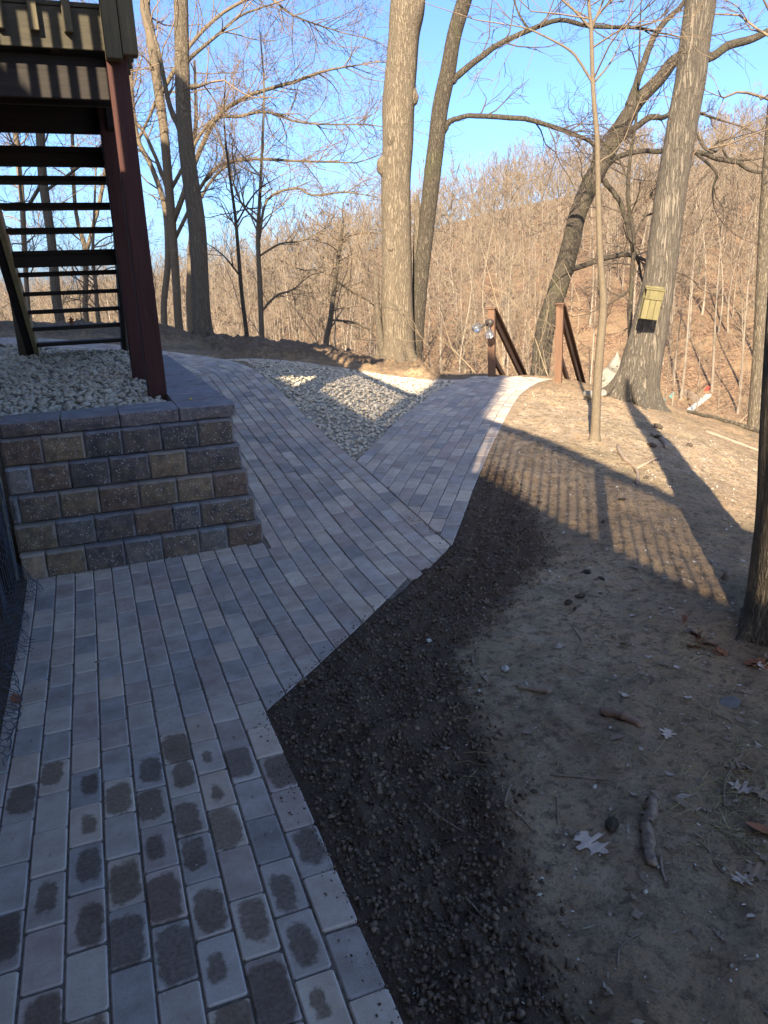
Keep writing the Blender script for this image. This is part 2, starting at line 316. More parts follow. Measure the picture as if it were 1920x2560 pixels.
STEMS = {
 'left': [
   [(1.938, 14.363, 0.588, 0.2375), (1.927, 14.367, 0.813, 0.1791), (1.935, 14.364, 1.16, 0.1636), (1.964, 14.354, 1.704, 0.1547), (2.005, 14.339, 2.627, 0.1517), (1.97, 14.352, 3.518, 0.1352), (1.972, 14.351, 4.253, 0.1264), (2.036, 14.328, 5.137, 0.1174), (2.11, 14.301, 5.986, 0.1119), (2.226, 14.259, 7.382, 0.0928), (2.335, 14.219, 8.69, 0.0659), (2.534, 14.146, 10.007, 0.029)] ,
   [(2.117, 14.298, 4.736, 0.0461), (2.305, 14.23, 4.764, 0.0263), (2.451, 14.177, 4.8, 0.0164)] ,
   [(1.903, 14.376, 4.074, 0.0534), (1.757, 14.429, 4.561, 0.0396), (1.69, 14.454, 5.323, 0.0292), (1.546, 14.506, 5.896, 0.0192)] ,
   [(2.128, 14.294, 5.133, 0.0326), (2.588, 14.127, 5.46, 0.0259), (2.977, 13.985, 5.729, 0.0193), (3.472, 13.805, 5.878, 0.0128)] ,
 ],
 'thin': [
   [(1.944, 18.448, 0.768, 0.0908), (1.994, 18.429, 1.767, 0.0894), (2.054, 18.407, 3.429, 0.0956), (2.085, 18.396, 4.772, 0.0934), (2.069, 18.402, 5.459, 0.1006), (2.028, 18.417, 6.642, 0.1026), (1.997, 18.428, 7.215, 0.1015), (2.237, 18.341, 8.585, 0.0792), (2.526, 18.236, 10.518, 0.0382)] ,
   [(2.057, 18.406, 2.94, 0.0613), (2.96, 18.078, 4.737, 0.051), (3.65, 17.827, 5.322, 0.042), (4.738, 17.431, 5.625, 0.0334), (5.393, 17.192, 5.808, 0.025), (6.126, 16.926, 5.898, 0.0125)] ,
   [(2.122, 18.383, 3.668, 0.0433), (2.975, 18.072, 4.891, 0.0381), (3.623, 17.836, 5.018, 0.0338), (4.199, 17.627, 5.072, 0.0295), (4.867, 17.384, 4.839, 0.0212), (6.235, 16.886, 4.746, 0.0127)] ,
   [(2.054, 18.408, 2.609, 0.044), (2.875, 18.109, 3.878, 0.0388), (3.549, 17.864, 4.167, 0.0343), (4.634, 17.469, 4.108, 0.0258), (5.881, 17.015, 4.018, 0.0129)] ,
   [(2.054, 18.407, 3.429, 0.0434), (1.925, 18.455, 4.075, 0.0387), (1.688, 18.541, 4.788, 0.0339), (1.478, 18.617, 5.027, 0.0211)] ,
   [(2.069, 18.402, 5.459, 0.0503), (2.728, 18.162, 6.324, 0.0413), (3.485, 17.887, 6.945, 0.0327), (4.272, 17.6, 7.199, 0.0284), (4.82, 17.401, 6.822, 0.0205), (5.688, 17.085, 6.501, 0.0123)] ,
 ],
 'slim': [
   [(2.814, 14.938, 0.625, 0.0419), (2.788, 14.948, 1.396, 0.0375), (2.793, 14.946, 2.248, 0.0332), (2.794, 14.946, 2.801, 0.0291), (2.758, 14.959, 3.608, 0.0215), (2.749, 14.962, 4.387, 0.0141), (2.852, 14.925, 5.138, 0.0087)] ,
   [(2.784, 14.949, 1.755, 0.0186), (2.538, 15.039, 2.119, 0.0148), (2.282, 15.132, 2.339, 0.0074)] ,
   [(2.795, 14.945, 2.664, 0.0183), (3.182, 14.805, 3.191, 0.0145), (3.608, 14.649, 3.441, 0.0072)] ,
 ],
 'slim2': [
   [(3.485, 16.822, 0.447, 0.0604), (3.531, 16.806, 1.524, 0.0551), (3.569, 16.792, 2.483, 0.0458), (3.643, 16.765, 3.102, 0.0371), (3.781, 16.715, 4.153, 0.0283), (3.91, 16.668, 5.308, 0.0198), (3.914, 16.666, 6.282, 0.0116)] ,
   [(3.593, 16.783, 2.482, 0.0292), (3.809, 16.705, 3.249, 0.0288), (4.38, 16.497, 3.454, 0.0246), (4.686, 16.385, 3.305, 0.0205), (5.298, 16.163, 3.341, 0.0164), (5.933, 15.932, 3.216, 0.0082)] ,
   [(3.508, 16.814, 1.032, 0.0299), (3.837, 16.694, 1.347, 0.0255), (4.164, 16.575, 1.456, 0.017), (4.416, 16.484, 1.649, 0.0085)] ,
   [(3.583, 16.787, 2.165, 0.0209), (3.993, 16.638, 2.386, 0.0209), (4.468, 16.465, 2.445, 0.0167), (5.033, 16.259, 2.735, 0.0083)] ,
   [(3.602, 16.78, 2.794, 0.0249), (3.286, 16.895, 3.27, 0.0205), (3.062, 16.977, 4.182, 0.0162), (2.845, 17.056, 5.064, 0.0079)] ,
 ],
 'big': [
   [(4.723, 12.009, 0.183, 0.3713), (4.721, 12.01, 0.333, 0.3106), (4.729, 12.007, 0.566, 0.2761), (4.735, 12.005, 1.132, 0.2531), (4.753, 11.998, 1.701, 0.2402), (4.765, 11.994, 2.411, 0.2299), (4.779, 11.988, 3.04, 0.2265), (4.825, 11.972, 3.559, 0.2328), (4.853, 11.962, 4.051, 0.2422), (4.908, 11.942, 4.54, 0.2333), (4.961, 11.922, 5.012, 0.2305), (5.016, 11.902, 5.371, 0.2577), (5.06, 11.886, 5.775, 0.2319), (5.118, 11.865, 6.702, 0.1867), (5.129, 11.861, 7.858, 0.1262), (5.185, 11.841, 9.155, 0.0476)] ,
   [(5.054, 11.888, 5.344, 0.1465), (5.256, 11.815, 5.767, 0.1276), (5.54, 11.712, 6.446, 0.1025), (5.765, 11.63, 7.473, 0.0554)] ,
   [(4.916, 11.939, 6.709, 0.0849), (4.464, 12.103, 7.52, 0.0664), (3.992, 12.275, 8.342, 0.0325)] ,
 ],
 'second': [
   [(5.056, 12.101, 0.17, 0.1144), (5.092, 12.087, 0.597, 0.12), (5.143, 12.069, 1.118, 0.1186), (5.2, 12.048, 1.688, 0.1236), (5.279, 12.019, 2.237, 0.1221), (5.386, 11.98, 3.041, 0.1261), (5.461, 11.953, 3.557, 0.1245), (5.529, 11.928, 4.066, 0.1199), (5.646, 11.886, 4.555, 0.1155), (5.743, 11.85, 5.039, 0.1081), (5.894, 11.795, 5.504, 0.1069), (6.086, 11.725, 6.057, 0.0937), (6.278, 11.656, 6.983, 0.0686), (6.434, 11.599, 8.139, 0.0333)] ,
   [(5.707, 11.864, 4.422, 0.061), (5.794, 11.832, 4.511, 0.0517), (6.109, 11.717, 4.736, 0.0454), (6.365, 11.624, 4.898, 0.0422), (6.81, 11.462, 5.077, 0.036), (7.231, 11.309, 5.192, 0.0329), (7.679, 11.146, 5.096, 0.03), (8.358, 10.899, 5.044, 0.024), (8.599, 10.811, 4.982, 0.015)] ,
   [(5.57, 11.914, 3.734, 0.0558), (5.641, 11.887, 3.855, 0.0464), (5.776, 11.839, 3.916, 0.0401), (6.037, 11.743, 3.945, 0.037), (6.688, 11.507, 3.88, 0.0371), (6.798, 11.466, 3.865, 0.0371), (7.267, 11.296, 3.706, 0.0341), (7.706, 11.136, 3.518, 0.028), (7.787, 11.106, 3.372, 0.025), (7.763, 11.115, 3.073, 0.0157)] ,
   [(6.81, 11.462, 5.077, 0.018), (6.673, 11.512, 5.266, 0.0149), (6.587, 11.543, 5.477, 0.0119), (6.501, 11.575, 5.789, 0.0088)] ,
 ],
 'lean': [
   [(8.037, 13.037, -0.512, 0.2023), (8.063, 13.028, -0.281, 0.182), (8.155, 12.995, 0.583, 0.179), (8.367, 12.917, 1.299, 0.184), (8.545, 12.853, 1.996, 0.174), (8.666, 12.808, 2.581, 0.1574), (8.881, 12.73, 3.114, 0.1665), (9.134, 12.638, 3.595, 0.1505), (9.381, 12.548, 4.073, 0.1419), (9.629, 12.458, 4.44, 0.1232), (9.935, 12.346, 4.743, 0.1119), (10.243, 12.235, 5.073, 0.0973), (10.734, 12.056, 5.054, 0.0765), (11.046, 11.942, 5.226, 0.0692), (11.454, 11.794, 5.326, 0.0622), (11.847, 11.651, 5.554, 0.0481), (12.424, 11.441, 6.157, 0.0271)] ,
   [(9.463, 12.518, 4.313, 0.0777), (9.536, 12.492, 4.564, 0.0632), (9.694, 12.434, 5.063, 0.0591), (9.835, 12.383, 5.449, 0.0517), (10.071, 12.297, 5.712, 0.0445), (10.253, 12.231, 5.884, 0.041), (10.435, 12.164, 6.29, 0.0338), (10.628, 12.094, 7.087, 0.0166)] ,
   [(9.372, 12.551, 3.834, 0.0642), (9.585, 12.474, 4.0, 0.0533), (9.844, 12.38, 4.151, 0.0496), (10.071, 12.297, 4.142, 0.0425), (10.315, 12.208, 4.28, 0.0318), (10.997, 11.96, 4.06, 0.0177)] ,
   [(9.155, 12.631, 3.416, 0.0576), (9.306, 12.576, 3.522, 0.0467), (9.673, 12.442, 3.606, 0.043), (10.071, 12.297, 3.59, 0.043), (10.613, 12.1, 3.555, 0.043), (11.029, 11.949, 3.42, 0.0396), (11.367, 11.825, 3.34, 0.036), (11.618, 11.734, 3.197, 0.0289), (12.162, 11.536, 3.129, 0.0181)] ,
   [(9.027, 12.677, 3.222, 0.0542), (9.156, 12.63, 3.069, 0.0471), (9.373, 12.551, 2.79, 0.0437), (9.53, 12.494, 2.373, 0.0441), (9.655, 12.449, 1.95, 0.0408), (9.774, 12.405, 1.67, 0.0261)] ,
   [(8.564, 12.846, 1.585, 0.0597), (8.66, 12.811, 1.645, 0.0485), (9.069, 12.662, 1.77, 0.0446), (9.485, 12.51, 1.852, 0.0409), (9.782, 12.402, 1.783, 0.0335), (9.999, 12.323, 1.667, 0.0149)] ,
   [(8.734, 12.784, 2.83, 0.0728), (8.791, 12.763, 3.165, 0.0579), (8.874, 12.733, 3.328, 0.0432), (8.896, 12.725, 3.46, 0.0288)] ,
   [(10.875, 12.004, 3.479, 0.0287), (11.024, 11.95, 3.735, 0.025), (11.183, 11.892, 3.434, 0.0216), (11.594, 11.743, 3.384, 0.0144)] ,
   [(10.613, 12.1, 3.555, 0.0287), (10.998, 11.96, 3.209, 0.0253), (10.965, 11.972, 2.942, 0.0182), (10.993, 11.962, 2.67, 0.011)] ,
 ],
 'sapling': [
   [(3.92, 5.437, 0.194, 0.0512), (3.921, 5.437, 0.27, 0.0408), (3.922, 5.436, 0.56, 0.037), (3.929, 5.434, 0.874, 0.0348), (3.945, 5.428, 1.271, 0.0309), (3.927, 5.435, 1.493, 0.0274), (3.908, 5.441, 1.659, 0.0256), (3.876, 5.453, 2.104, 0.0219), (3.851, 5.462, 2.531, 0.0199), (3.81, 5.477, 2.874, 0.0166), (3.782, 5.488, 3.27, 0.0148), (3.758, 5.496, 3.464, 0.0117), (3.734, 5.505, 3.84, 0.0086), (3.723, 5.509, 4.319, 0.0042)] ,
   [(3.787, 5.486, 3.27, 0.0103), (3.672, 5.527, 3.391, 0.0088), (3.545, 5.574, 3.498, 0.0073), (3.364, 5.639, 3.656, 0.0043)] ,
   [(3.787, 5.486, 3.278, 0.0089), (3.837, 5.467, 3.41, 0.0073), (3.914, 5.439, 3.56, 0.0044)] ,
   [(3.78, 5.488, 3.309, 0.0089), (3.892, 5.447, 3.433, 0.0073), (4.077, 5.38, 3.579, 0.0044)] ,
   [(3.809, 5.478, 2.911, 0.0105), (3.746, 5.501, 3.008, 0.009), (3.652, 5.535, 3.131, 0.0089), (3.51, 5.586, 3.215, 0.0074), (3.342, 5.648, 3.295, 0.0059), (3.175, 5.708, 3.332, 0.0029)] ,
   [(3.814, 5.476, 2.925, 0.0075), (3.909, 5.441, 3.028, 0.006), (3.974, 5.418, 3.145, 0.0045), (4.036, 5.395, 3.299, 0.003)] ,
   [(3.862, 5.458, 2.327, 0.0077), (3.892, 5.447, 2.383, 0.0062), (3.963, 5.422, 2.422, 0.0046), (4.045, 5.392, 2.517, 0.0031)] ,
 ],
 'stem': [
   [(7.748, 9.95, 0.364, 0.0339), (7.728, 9.957, 0.873, 0.0334), (7.724, 9.959, 1.541, 0.0299), (7.728, 9.957, 2.01, 0.0295), (7.618, 9.998, 2.565, 0.0262), (7.62, 9.997, 3.084, 0.023), (7.674, 9.977, 3.603, 0.0199), (7.68, 9.975, 4.21, 0.0167), (7.669, 9.979, 4.701, 0.011), (7.662, 9.981, 5.321, 0.0054)] ,
   [(7.718, 9.961, 1.994, 0.0177), (7.852, 9.912, 2.293, 0.0147), (8.013, 9.854, 2.369, 0.0088)] ,
   [(7.616, 9.998, 2.818, 0.0174), (7.426, 10.067, 3.171, 0.0143), (7.203, 10.148, 3.363, 0.0114), (7.038, 10.208, 3.473, 0.0057)] ,
   [(7.724, 9.959, 1.312, 0.018), (7.516, 10.034, 1.146, 0.0151), (7.293, 10.116, 1.039, 0.0091), (7.125, 10.177, 0.958, 0.0061)] ,
 ],
 'box': [
   [(6.112, 7.693, 0.002, 0.3412), (6.115, 7.692, 0.123, 0.2816), (6.127, 7.688, 0.244, 0.2564), (6.17, 7.673, 0.552, 0.2324), (6.243, 7.646, 1.01, 0.1984), (6.301, 7.625, 1.46, 0.1793), (6.331, 7.614, 1.894, 0.1768), (6.364, 7.602, 2.32, 0.1698), (6.406, 7.587, 2.73, 0.1631), (6.446, 7.572, 3.133, 0.1653), (6.493, 7.555, 3.521, 0.1631), (6.515, 7.547, 3.904, 0.161), (6.544, 7.536, 4.273, 0.161), (6.584, 7.522, 4.991, 0.1363), (6.599, 7.516, 6.004, 0.0915), (6.583, 7.522, 7.097, 0.0305)] ,
   [(6.549, 7.535, 4.42, 0.0717), (6.75, 7.461, 4.63, 0.0586), (7.071, 7.344, 4.973, 0.0413), (7.405, 7.223, 5.478, 0.0162)] ,
   [(6.613, 7.511, 2.998, 0.0266), (6.686, 7.485, 2.853, 0.0222), (6.796, 7.445, 2.788, 0.0156), (6.895, 7.409, 2.866, 0.0089)] ,
   [(6.578, 7.524, 4.815, 0.0623), (6.262, 7.639, 5.451, 0.0406), (5.849, 7.789, 6.031, 0.0159)] ,
 ],
 'far_right': [
   [(8.379, 8.018, -0.66, 0.1267), (8.382, 8.017, -0.577, 0.099), (8.367, 8.022, -0.191, 0.0871), (8.345, 8.03, 0.526, 0.0827), (8.301, 8.046, 1.346, 0.0756), (8.252, 8.064, 2.362, 0.0708), (8.229, 8.072, 3.267, 0.064), (8.212, 8.079, 4.347, 0.0524), (8.132, 8.108, 5.556, 0.0321)] ,
 ],
 'edge': [
   [(2.72, 2.256, -0.074, 0.2642), (2.706, 2.261, 0.013, 0.2291), (2.701, 2.263, 0.165, 0.2037), (2.693, 2.266, 0.385, 0.1896), (2.687, 2.268, 0.583, 0.1847), (2.65, 2.281, 1.031, 0.1693), (2.61, 2.296, 1.636, 0.1507), (2.575, 2.308, 2.176, 0.1355), (2.53, 2.325, 2.776, 0.1069), (2.478, 2.344, 3.403, 0.0684), (2.433, 2.36, 3.948, 0.029)] ,
 ],
 'stairs_a': [
   [(-0.526, 18.283, 1.037, 0.1025), (-0.532, 18.284, 1.531, 0.1017), (-0.455, 18.257, 2.649, 0.0914), (-0.435, 18.249, 3.876, 0.0893), (-0.3, 18.2, 5.117, 0.0873), (-0.164, 18.151, 6.575, 0.0811), (-0.031, 18.102, 7.632, 0.0756), (0.337, 17.968, 9.497, 0.0364)] ,
   [(-0.431, 18.248, 3.8, 0.0407), (-0.882, 18.412, 3.287, 0.0328), (-0.849, 18.4, 4.191, 0.0242), (-0.951, 18.437, 4.709, 0.012)] ,
   [(-0.3, 18.2, 5.117, 0.0397), (0.202, 18.017, 5.382, 0.0316), (0.778, 17.808, 5.782, 0.0235), (1.282, 17.624, 5.692, 0.0118)] ,
   [(-0.451, 18.255, 3.574, 0.0327), (0.138, 18.041, 3.927, 0.0284), (0.644, 17.857, 4.279, 0.0202), (1.098, 17.692, 4.846, 0.012)] ,
 ],
 'stairs_b': [
   [(0.001, 23.411, 0.857, 0.0774), (0.14, 23.361, 1.912, 0.0709), (0.226, 23.33, 2.735, 0.0701), (0.142, 23.36, 3.346, 0.0535), (0.157, 23.355, 4.14, 0.0529), (0.318, 23.296, 5.577, 0.0466), (0.35, 23.285, 6.78, 0.0407), (0.488, 23.234, 8.026, 0.03), (0.601, 23.193, 9.397, 0.0196)] ,
   [(0.217, 23.333, 2.53, 0.0541), (0.498, 23.231, 3.231, 0.0535), (0.773, 23.131, 3.918, 0.053), (0.984, 23.054, 4.594, 0.0473), (1.238, 22.961, 5.54, 0.0415), (1.636, 22.816, 6.73, 0.0255)] ,
 ],
 'stairs_c': [
   [(-1.324, 21.765, 0.977, 0.0502), (-1.198, 21.72, 2.499, 0.0638), (-1.054, 21.667, 3.774, 0.0674), (-0.982, 21.641, 4.917, 0.0662), (-0.889, 21.607, 5.851, 0.0606), (-0.73, 21.549, 7.162, 0.0548), (-0.561, 21.488, 8.572, 0.0357)] ,
 ],
 'stairs_d': [
   [(0.297, 22.239, 0.876, 0.0581), (0.35, 22.221, 1.686, 0.0522), (0.381, 22.209, 2.478, 0.0413), (0.579, 22.137, 3.627, 0.0305), (0.771, 22.067, 4.739, 0.02)] ,
 ],
 'left_e': [
   [(1.919, 21.649, 0.807, 0.0846), (2.187, 21.552, 2.305, 0.0828), (2.252, 21.528, 3.559, 0.0711), (2.058, 21.599, 4.503, 0.0601), (1.808, 21.69, 5.153, 0.0595), (1.78, 21.7, 6.048, 0.0587), (1.874, 21.666, 7.085, 0.053), (1.975, 21.629, 8.173, 0.0474), (2.117, 21.577, 9.776, 0.0231)] ,
   [(1.808, 21.69, 5.153, 0.0397), (2.094, 21.586, 5.592, 0.0345), (2.437, 21.461, 6.154, 0.0293), (2.9, 21.292, 6.18, 0.0195)] ,
 ],
 'left_f': [
   [(2.948, 24.467, 0.315, 0.1335), (3.06, 24.426, 1.823, 0.1192), (3.29, 24.343, 3.38, 0.1052), (3.403, 24.302, 4.883, 0.0802), (3.66, 24.208, 6.119, 0.0564), (3.772, 24.167, 7.617, 0.0332)] ,
   [(3.29, 24.343, 3.38, 0.0526), (3.683, 24.2, 4.233, 0.0462), (4.283, 23.981, 4.847, 0.0344), (5.177, 23.656, 5.232, 0.0171)] ,
 ],
 'dead': [
   [(5.33, 18.279, 0.019, 0.0776), (5.47, 18.229, 0.719, 0.0671), (5.65, 18.163, 1.721, 0.0519), (5.798, 18.109, 2.518, 0.0419), (5.871, 18.083, 2.908, 0.0232)] ,
   [(5.627, 18.171, 1.632, 0.0284), (5.987, 18.04, 1.344, 0.0237), (6.466, 17.866, 1.048, 0.0191), (6.725, 17.772, 0.759, 0.0096)] ,
   [(5.776, 18.117, 2.43, 0.0233), (5.955, 18.052, 2.511, 0.0186), (6.026, 18.026, 2.154, 0.0141)] ,
   [(5.47, 18.229, 0.719, 0.0288), (5.953, 18.053, 0.652, 0.024), (6.396, 17.891, 0.446, 0.0193), (6.666, 17.793, 0.387, 0.0096)] ,
 ],
}
# ================================================================ GROUND SHAPE
C20, S20 = math.cos(rad(20)), math.sin(rad(20))
CP = np.array([(-.5, 0, 0), (.4, 0, 0), (-.5, 2, 0), (.4, 2.6, 0), (-.5, 4.4, 0), (.8, 4.4, .02), (1.76, 3.84, .03), (.85, 5.5, .17), (1.84, 5.55, .195), (.85, 7.5, .39), (1.84, 7.5, .4), (1.84, 9.78, .63),
 (.85, 9.6, .62), (1.0, 10.9, .73), (-.2, 12, .93), (-1.2, 12, 1.02), (-1.2, 11, 1.0), (-4, 12, 1.15), (-1, 14, 1.1), (-4, 15, 1.2), (-8, 12, 1.3), (-4, 8, .95), (-8, 5, .6), (-4, 3, .1), (-8, 0, 0), (-4, -3, 0),
 (2.45, 4.74, .15), (3.25, 5.84, .23), (2.6, 6.0, .22), (3.9, 7.2, .26), (4.91, 8.3, .25), (4.12, 8.9, .27), (3.2, 7.7, .27), (5.6, 9.0, .24), (2.6, 8.3, .44), (3.29, 9.7, .43), (4.4, 8.95, .28), (2.6, 7.2, .31),
 (3.92, 5.44, .2), (3.2, 4.3, .1), (2.68, 3.4, .0), (2.6, 2.34, 0), (1.3, 1.5, 0), (1.6, 2.4, 0), (.8, .8, 0), (6.17, 7.67, 0.02), (4.5, 4.6, -.08), (5.2, 5.6, -.08), (7.3, 7.2, -.4), (8.3, 7.8, -.6), (5, 3, -.35), (3.5, 1, -.12), (6.3, 5, -.5), (9, 4, -1.2), (6, 0, -.8), (10, -4, -1.5),
 (2.2, 11.0, .66), (1.85, 13.6, .68), (3.4, 14.5, .45), (4.73, 12.03, .22), (3.6, 11, .42), (4.6, 10.2, .27), (0, 16, .95), (-6, 18, 1.1), (0, -10, 0), (-12, -12, 0), (12, -14, -1.6), (0, -20, 0), (6, 12, -.1), (7, 10, -.15), (3, 18, .4), (-14, 14, 1.2)], float)
def tps_fit(P):
    X = P[:, :2]; d = np.linalg.norm(X[:, None] - X[None], axis=2); K = np.where(d > 0, d * d * np.log(d + 1e-12), 0) + np.eye(len(X)) * .02
    A = np.hstack([np.ones((len(X), 1)), X]); L = np.block([[K, A], [A.T, np.zeros((3, 3))]]); return np.linalg.solve(L, np.concatenate([P[:, 2], np.zeros(3)]))
TW = tps_fit(CP)
def tps(x, y):
    x = np.asarray(x, float); y = np.asarray(y, float); sh = x.shape; x = x.ravel(); y = y.ravel(); out = np.zeros(len(x))
    # keep the query inside the surveyed garden, the land beyond continues level
    xx = np.clip(x, -13, 11); yy = np.clip(y, -18, 17.5)
    for i in range(0, len(x), 40000):
        d = np.hypot(xx[i:i + 40000, None] - CP[None, :, 0], yy[i:i + 40000, None] - CP[None, :, 1]); K = np.where(d > 0, d * d * np.log(d + 1e-12), 0)
        out[i:i + 40000] = K @ TW[:-3] + TW[-3] + TW[-2] * xx[i:i + 40000] + TW[-1] * yy[i:i + 40000]
    return np.clip(out, -2.2, 1.45).reshape(sh)
BROW = np.array([(-60, 21), (-14, 18), (-3, 17.6), (1, 16.6), (3.2, 15.2), (5.0, 13.2), (5.6, 10.8), (5.9, 9.75), (7.0, 9.3), (8.6, 8.5), (11, 7.2), (15, 3), (20, -6), (40, -40)], float)
def poly_signed(P, x, y):
    """distance to an open polyline, positive on its left side"""
    best = np.full(x.shape, 1e9); sg = np.ones(x.shape)
    for a, b in zip(P[:-1], P[1:]):
        d = b - a; t = np.clip(((x - a[0]) * d[0] + (y - a[1]) * d[1]) / (d @ d), 0, 1); dx = x - a[0] - t * d[0]; dy = y - a[1] - t * d[1]; r = np.hypot(dx, dy)
        m_ = r < best; best = np.where(m_, r, best); sg = np.where(m_, np.sign(d[0] * (y - a[1]) - d[1] * (x - a[0])), sg)
    return best * sg
def sstep(x, a, b): t = np.clip((x - a) / (b - a), 0, 1); return t * t * (3 - 2 * t)
def far_land(x, y):
    xc = C20 * x - S20 * y; yc = S20 * x + C20 * y
    g = np.interp(xc / np.maximum(yc, 20), [-.5, -.187, 0, .25, .49, .7], [.1, .2, .4, .7, .98, 1.1])
    up = np.clip(yc - 42, 0, 148); z = -9 + up * .275 * g + 2.2 * np.sin(xc * .045 + 1) * sstep(yc, 45, 90) + np.clip(yc - 190, 0, 300) * -.03
    return z
def hpath(x, y): return tps(x, y)
def raised_mask(x, y):
    r = np.hypot(x + 1.2, y - 9)
    a = sstep(y, 4.84, 4.95) * sstep(-x, -.76, -.68)
    return a * np.where(y > 9, sstep(-r, -2.02, -1.7), 1.)
def hground(x, y):
    x = np.asarray(x, float); y = np.asarray(y, float)
    z = tps(x, y); rm = raised_mask(x, y); z = z * (1 - rm) + rm * np.maximum(z, .815 + .012 * np.clip(y - 5, 0, 6))
    d = poly_signed(BROW, x, y); dd = np.maximum(0, d); z = z - .5 * (np.sqrt(dd * dd + .25) - .5)
    z1 = np.maximum(z, -9.5); f = far_land(x, y); k = 1.2
    h = np.clip(.5 + .5 * (f - z1) / k, 0, 1)
    return np.where(d > 2, z1 * (1 - h) + f * h + k * h * (1 - h), z1)
def gz(x, y): return float(hground(np.array([x]), np.array([y]))[0])
# ---- where the paths run
XR = np.array([(-2, .438), (2.61, .438), (2.83, .66), (3.26, 1.08), (3.53, 1.41), (3.84, 1.76), (3.92, 1.838), (12, 1.838)])   # right edge of the main path (Y, X)
def xr(y): return np.interp(y, XR[:, 0], XR[:, 1])
def in_main(x, y, e=0.):
    left = np.where(y < 4.55, -.52, .80); a = (y < 9) & (y > -1.6) & (x > left + e) & (x < xr(y) - e)
    r = np.hypot(x + 1.2, y - 9); b = (y >= 9) & (x > -1.2) & (r > 2.0 + e) & (r < 3.038 - e)
    c = (x <= -1.2) & (x > -7) & (y > 11 + e) & (y < 12.038 - e); return a | b | c
BO = np.array((1.838, 3.9)); BA = np.array((math.sin(rad(35)), math.cos(rad(35)))); BB = np.array((math.cos(rad(35)), -math.sin(rad(35))))
def bend(p): return .1 * np.clip(p - 4.5, 0, 3) ** 2
def b2w(p, q): s = q + bend(p); return BO[0] + p * BA[0] + s * BB[0], BO[1] + p * BA[1] + s * BB[1]
def w2b(x, y): p = (x - BO[0]) * BA[0] + (y - BO[1]) * BA[1]; return p, (x - BO[0]) * BB[0] + (y - BO[1]) * BB[1] - bend(p)
BP0, BP1, BQ0 = -.1, 6.12, -1.0
def in_branch(x, y, e=0.):
    p, q = w2b(x, y); return (p > BP0) & (p < BP1 - e) & (q > BQ0 + e) & (q < 0 - e) & (x > 1.838 + e)
EDG = spline([(1.62, 10.15), (2.1, 10.14), (2.7, 10.02), (3.3, 9.72), (3.9, 9.36), (4.42, 9.06)], 12)
def in_tri(x, y, e=0.):
    p, q = w2b(x, y); return (x > 1.838 + e) & (q < BQ0 - e) & (y < np.interp(x, EDG[:, 0], EDG[:, 1]) - e) & (p < 6)
SOIL = np.array([(.44, -1), (.75, 1.1), (1.0, 1.75), (1.16, 2.25), (1.3, 2.75), (1.75, 3.1), (2.3, 3.55), (2.55, 4.15), (2.75, 4.95)])   # outer line of the dark new topsoil
def soil_mask(x, y):
    d = poly_signed(SOIL, x, y); return sstep(d, -.12, .12) * sstep(-y, -5.3, -4.7)

def axis(lo, hi, step, far, growth=1.055):
    a = list(np.arange(lo, hi, step)); s = step; v = a[-1]
    while v < far: s = min(s * growth, 9); v += s; a.append(v)
    s = step; v = a[0]
    while v > -far: s = min(s * growth, 9); v -= s; a.insert(0, v)
    return np.array(a)
gx = axis(-.6, 6.4, .045, 420, 1.06); gy = axis(.9, 9.6, .045, 420, 1.06)
GX, GY = np.meshgrid(gx, gy); fx, fy = GX.ravel(), GY.ravel()
Z = hground(fx, fy)
near = np.hypot(fx - 2, fy - 5) < 30
nz = np.zeros(len(fx)); nf = np.zeros(len(fx)); ii = np.where(near)[0]
for i in ii:
    v = Vector((fx[i] * 1.1, fy[i] * 1.1, 0)); nz[i] = noise.fractal(v, .9, 2.1, 4) + .45 * noise.fractal(v * 4.1, .8, 2.1, 3); nf[i] = noise.fractal(v * 9, .8, 2.2, 3)
sm = soil_mask(fx, fy); path = in_main(fx, fy, .035) | in_branch(fx, fy, .035); tri = in_tri(fx, fy)
berm = sstep(fy, np.interp(fx, EDG[:, 0], EDG[:, 1], left=12.2, right=50) + .05, np.interp(fx, EDG[:, 0], EDG[:, 1], left=12.2, right=50) + .5) * sstep(-np.hypot(fx - 2.6, fy - 12.5), -5, -3.2)
near_path = in_main(fx, fy, -.1) | in_branch(fx, fy, -.1)
amp = np.where(near_path, .15, 1.)
Z2 = Z + np.where(near, amp * (nz * .034 + nf * .012 + sm * nf * .022 + berm * (np.abs(nf) * .09 + nz * .1 + .05)), 0)
Z2 = np.where(near_path & ~path & ~tri, np.minimum(Z2, Z - .004), Z2)
Z2 = np.where(path, Z - .09, Z2); Z2 = np.where(tri, Z - .036, Z2); Z2 = np.where((raised_mask(fx, fy) > .02), np.minimum(Z2, Z - .02), Z2)
ny, nx = GX.shape; a = (np.arange(ny - 1)[:, None] * nx + np.arange(nx - 1)[None]).ravel()
me = fast_mesh('ground', np.stack([fx, fy, Z2], 1), np.stack([a, a + 1, a + nx + 1, a + nx], 1), M['ground'])
def fattr(me, name, val): at = me.attributes.new(name, 'FLOAT', 'POINT'); at.data.foreach_set('value', np.asarray(val, np.float32))
dbrow = poly_signed(BROW, fx, fy)
fattr(me, 'fines', (tri | (raised_mask(fx, fy) > .3)).astype(float)); fattr(me, 'topsoil', np.maximum(sm, berm * .55)); fattr(me, 'litter', sstep(dbrow, .3, 1.8))
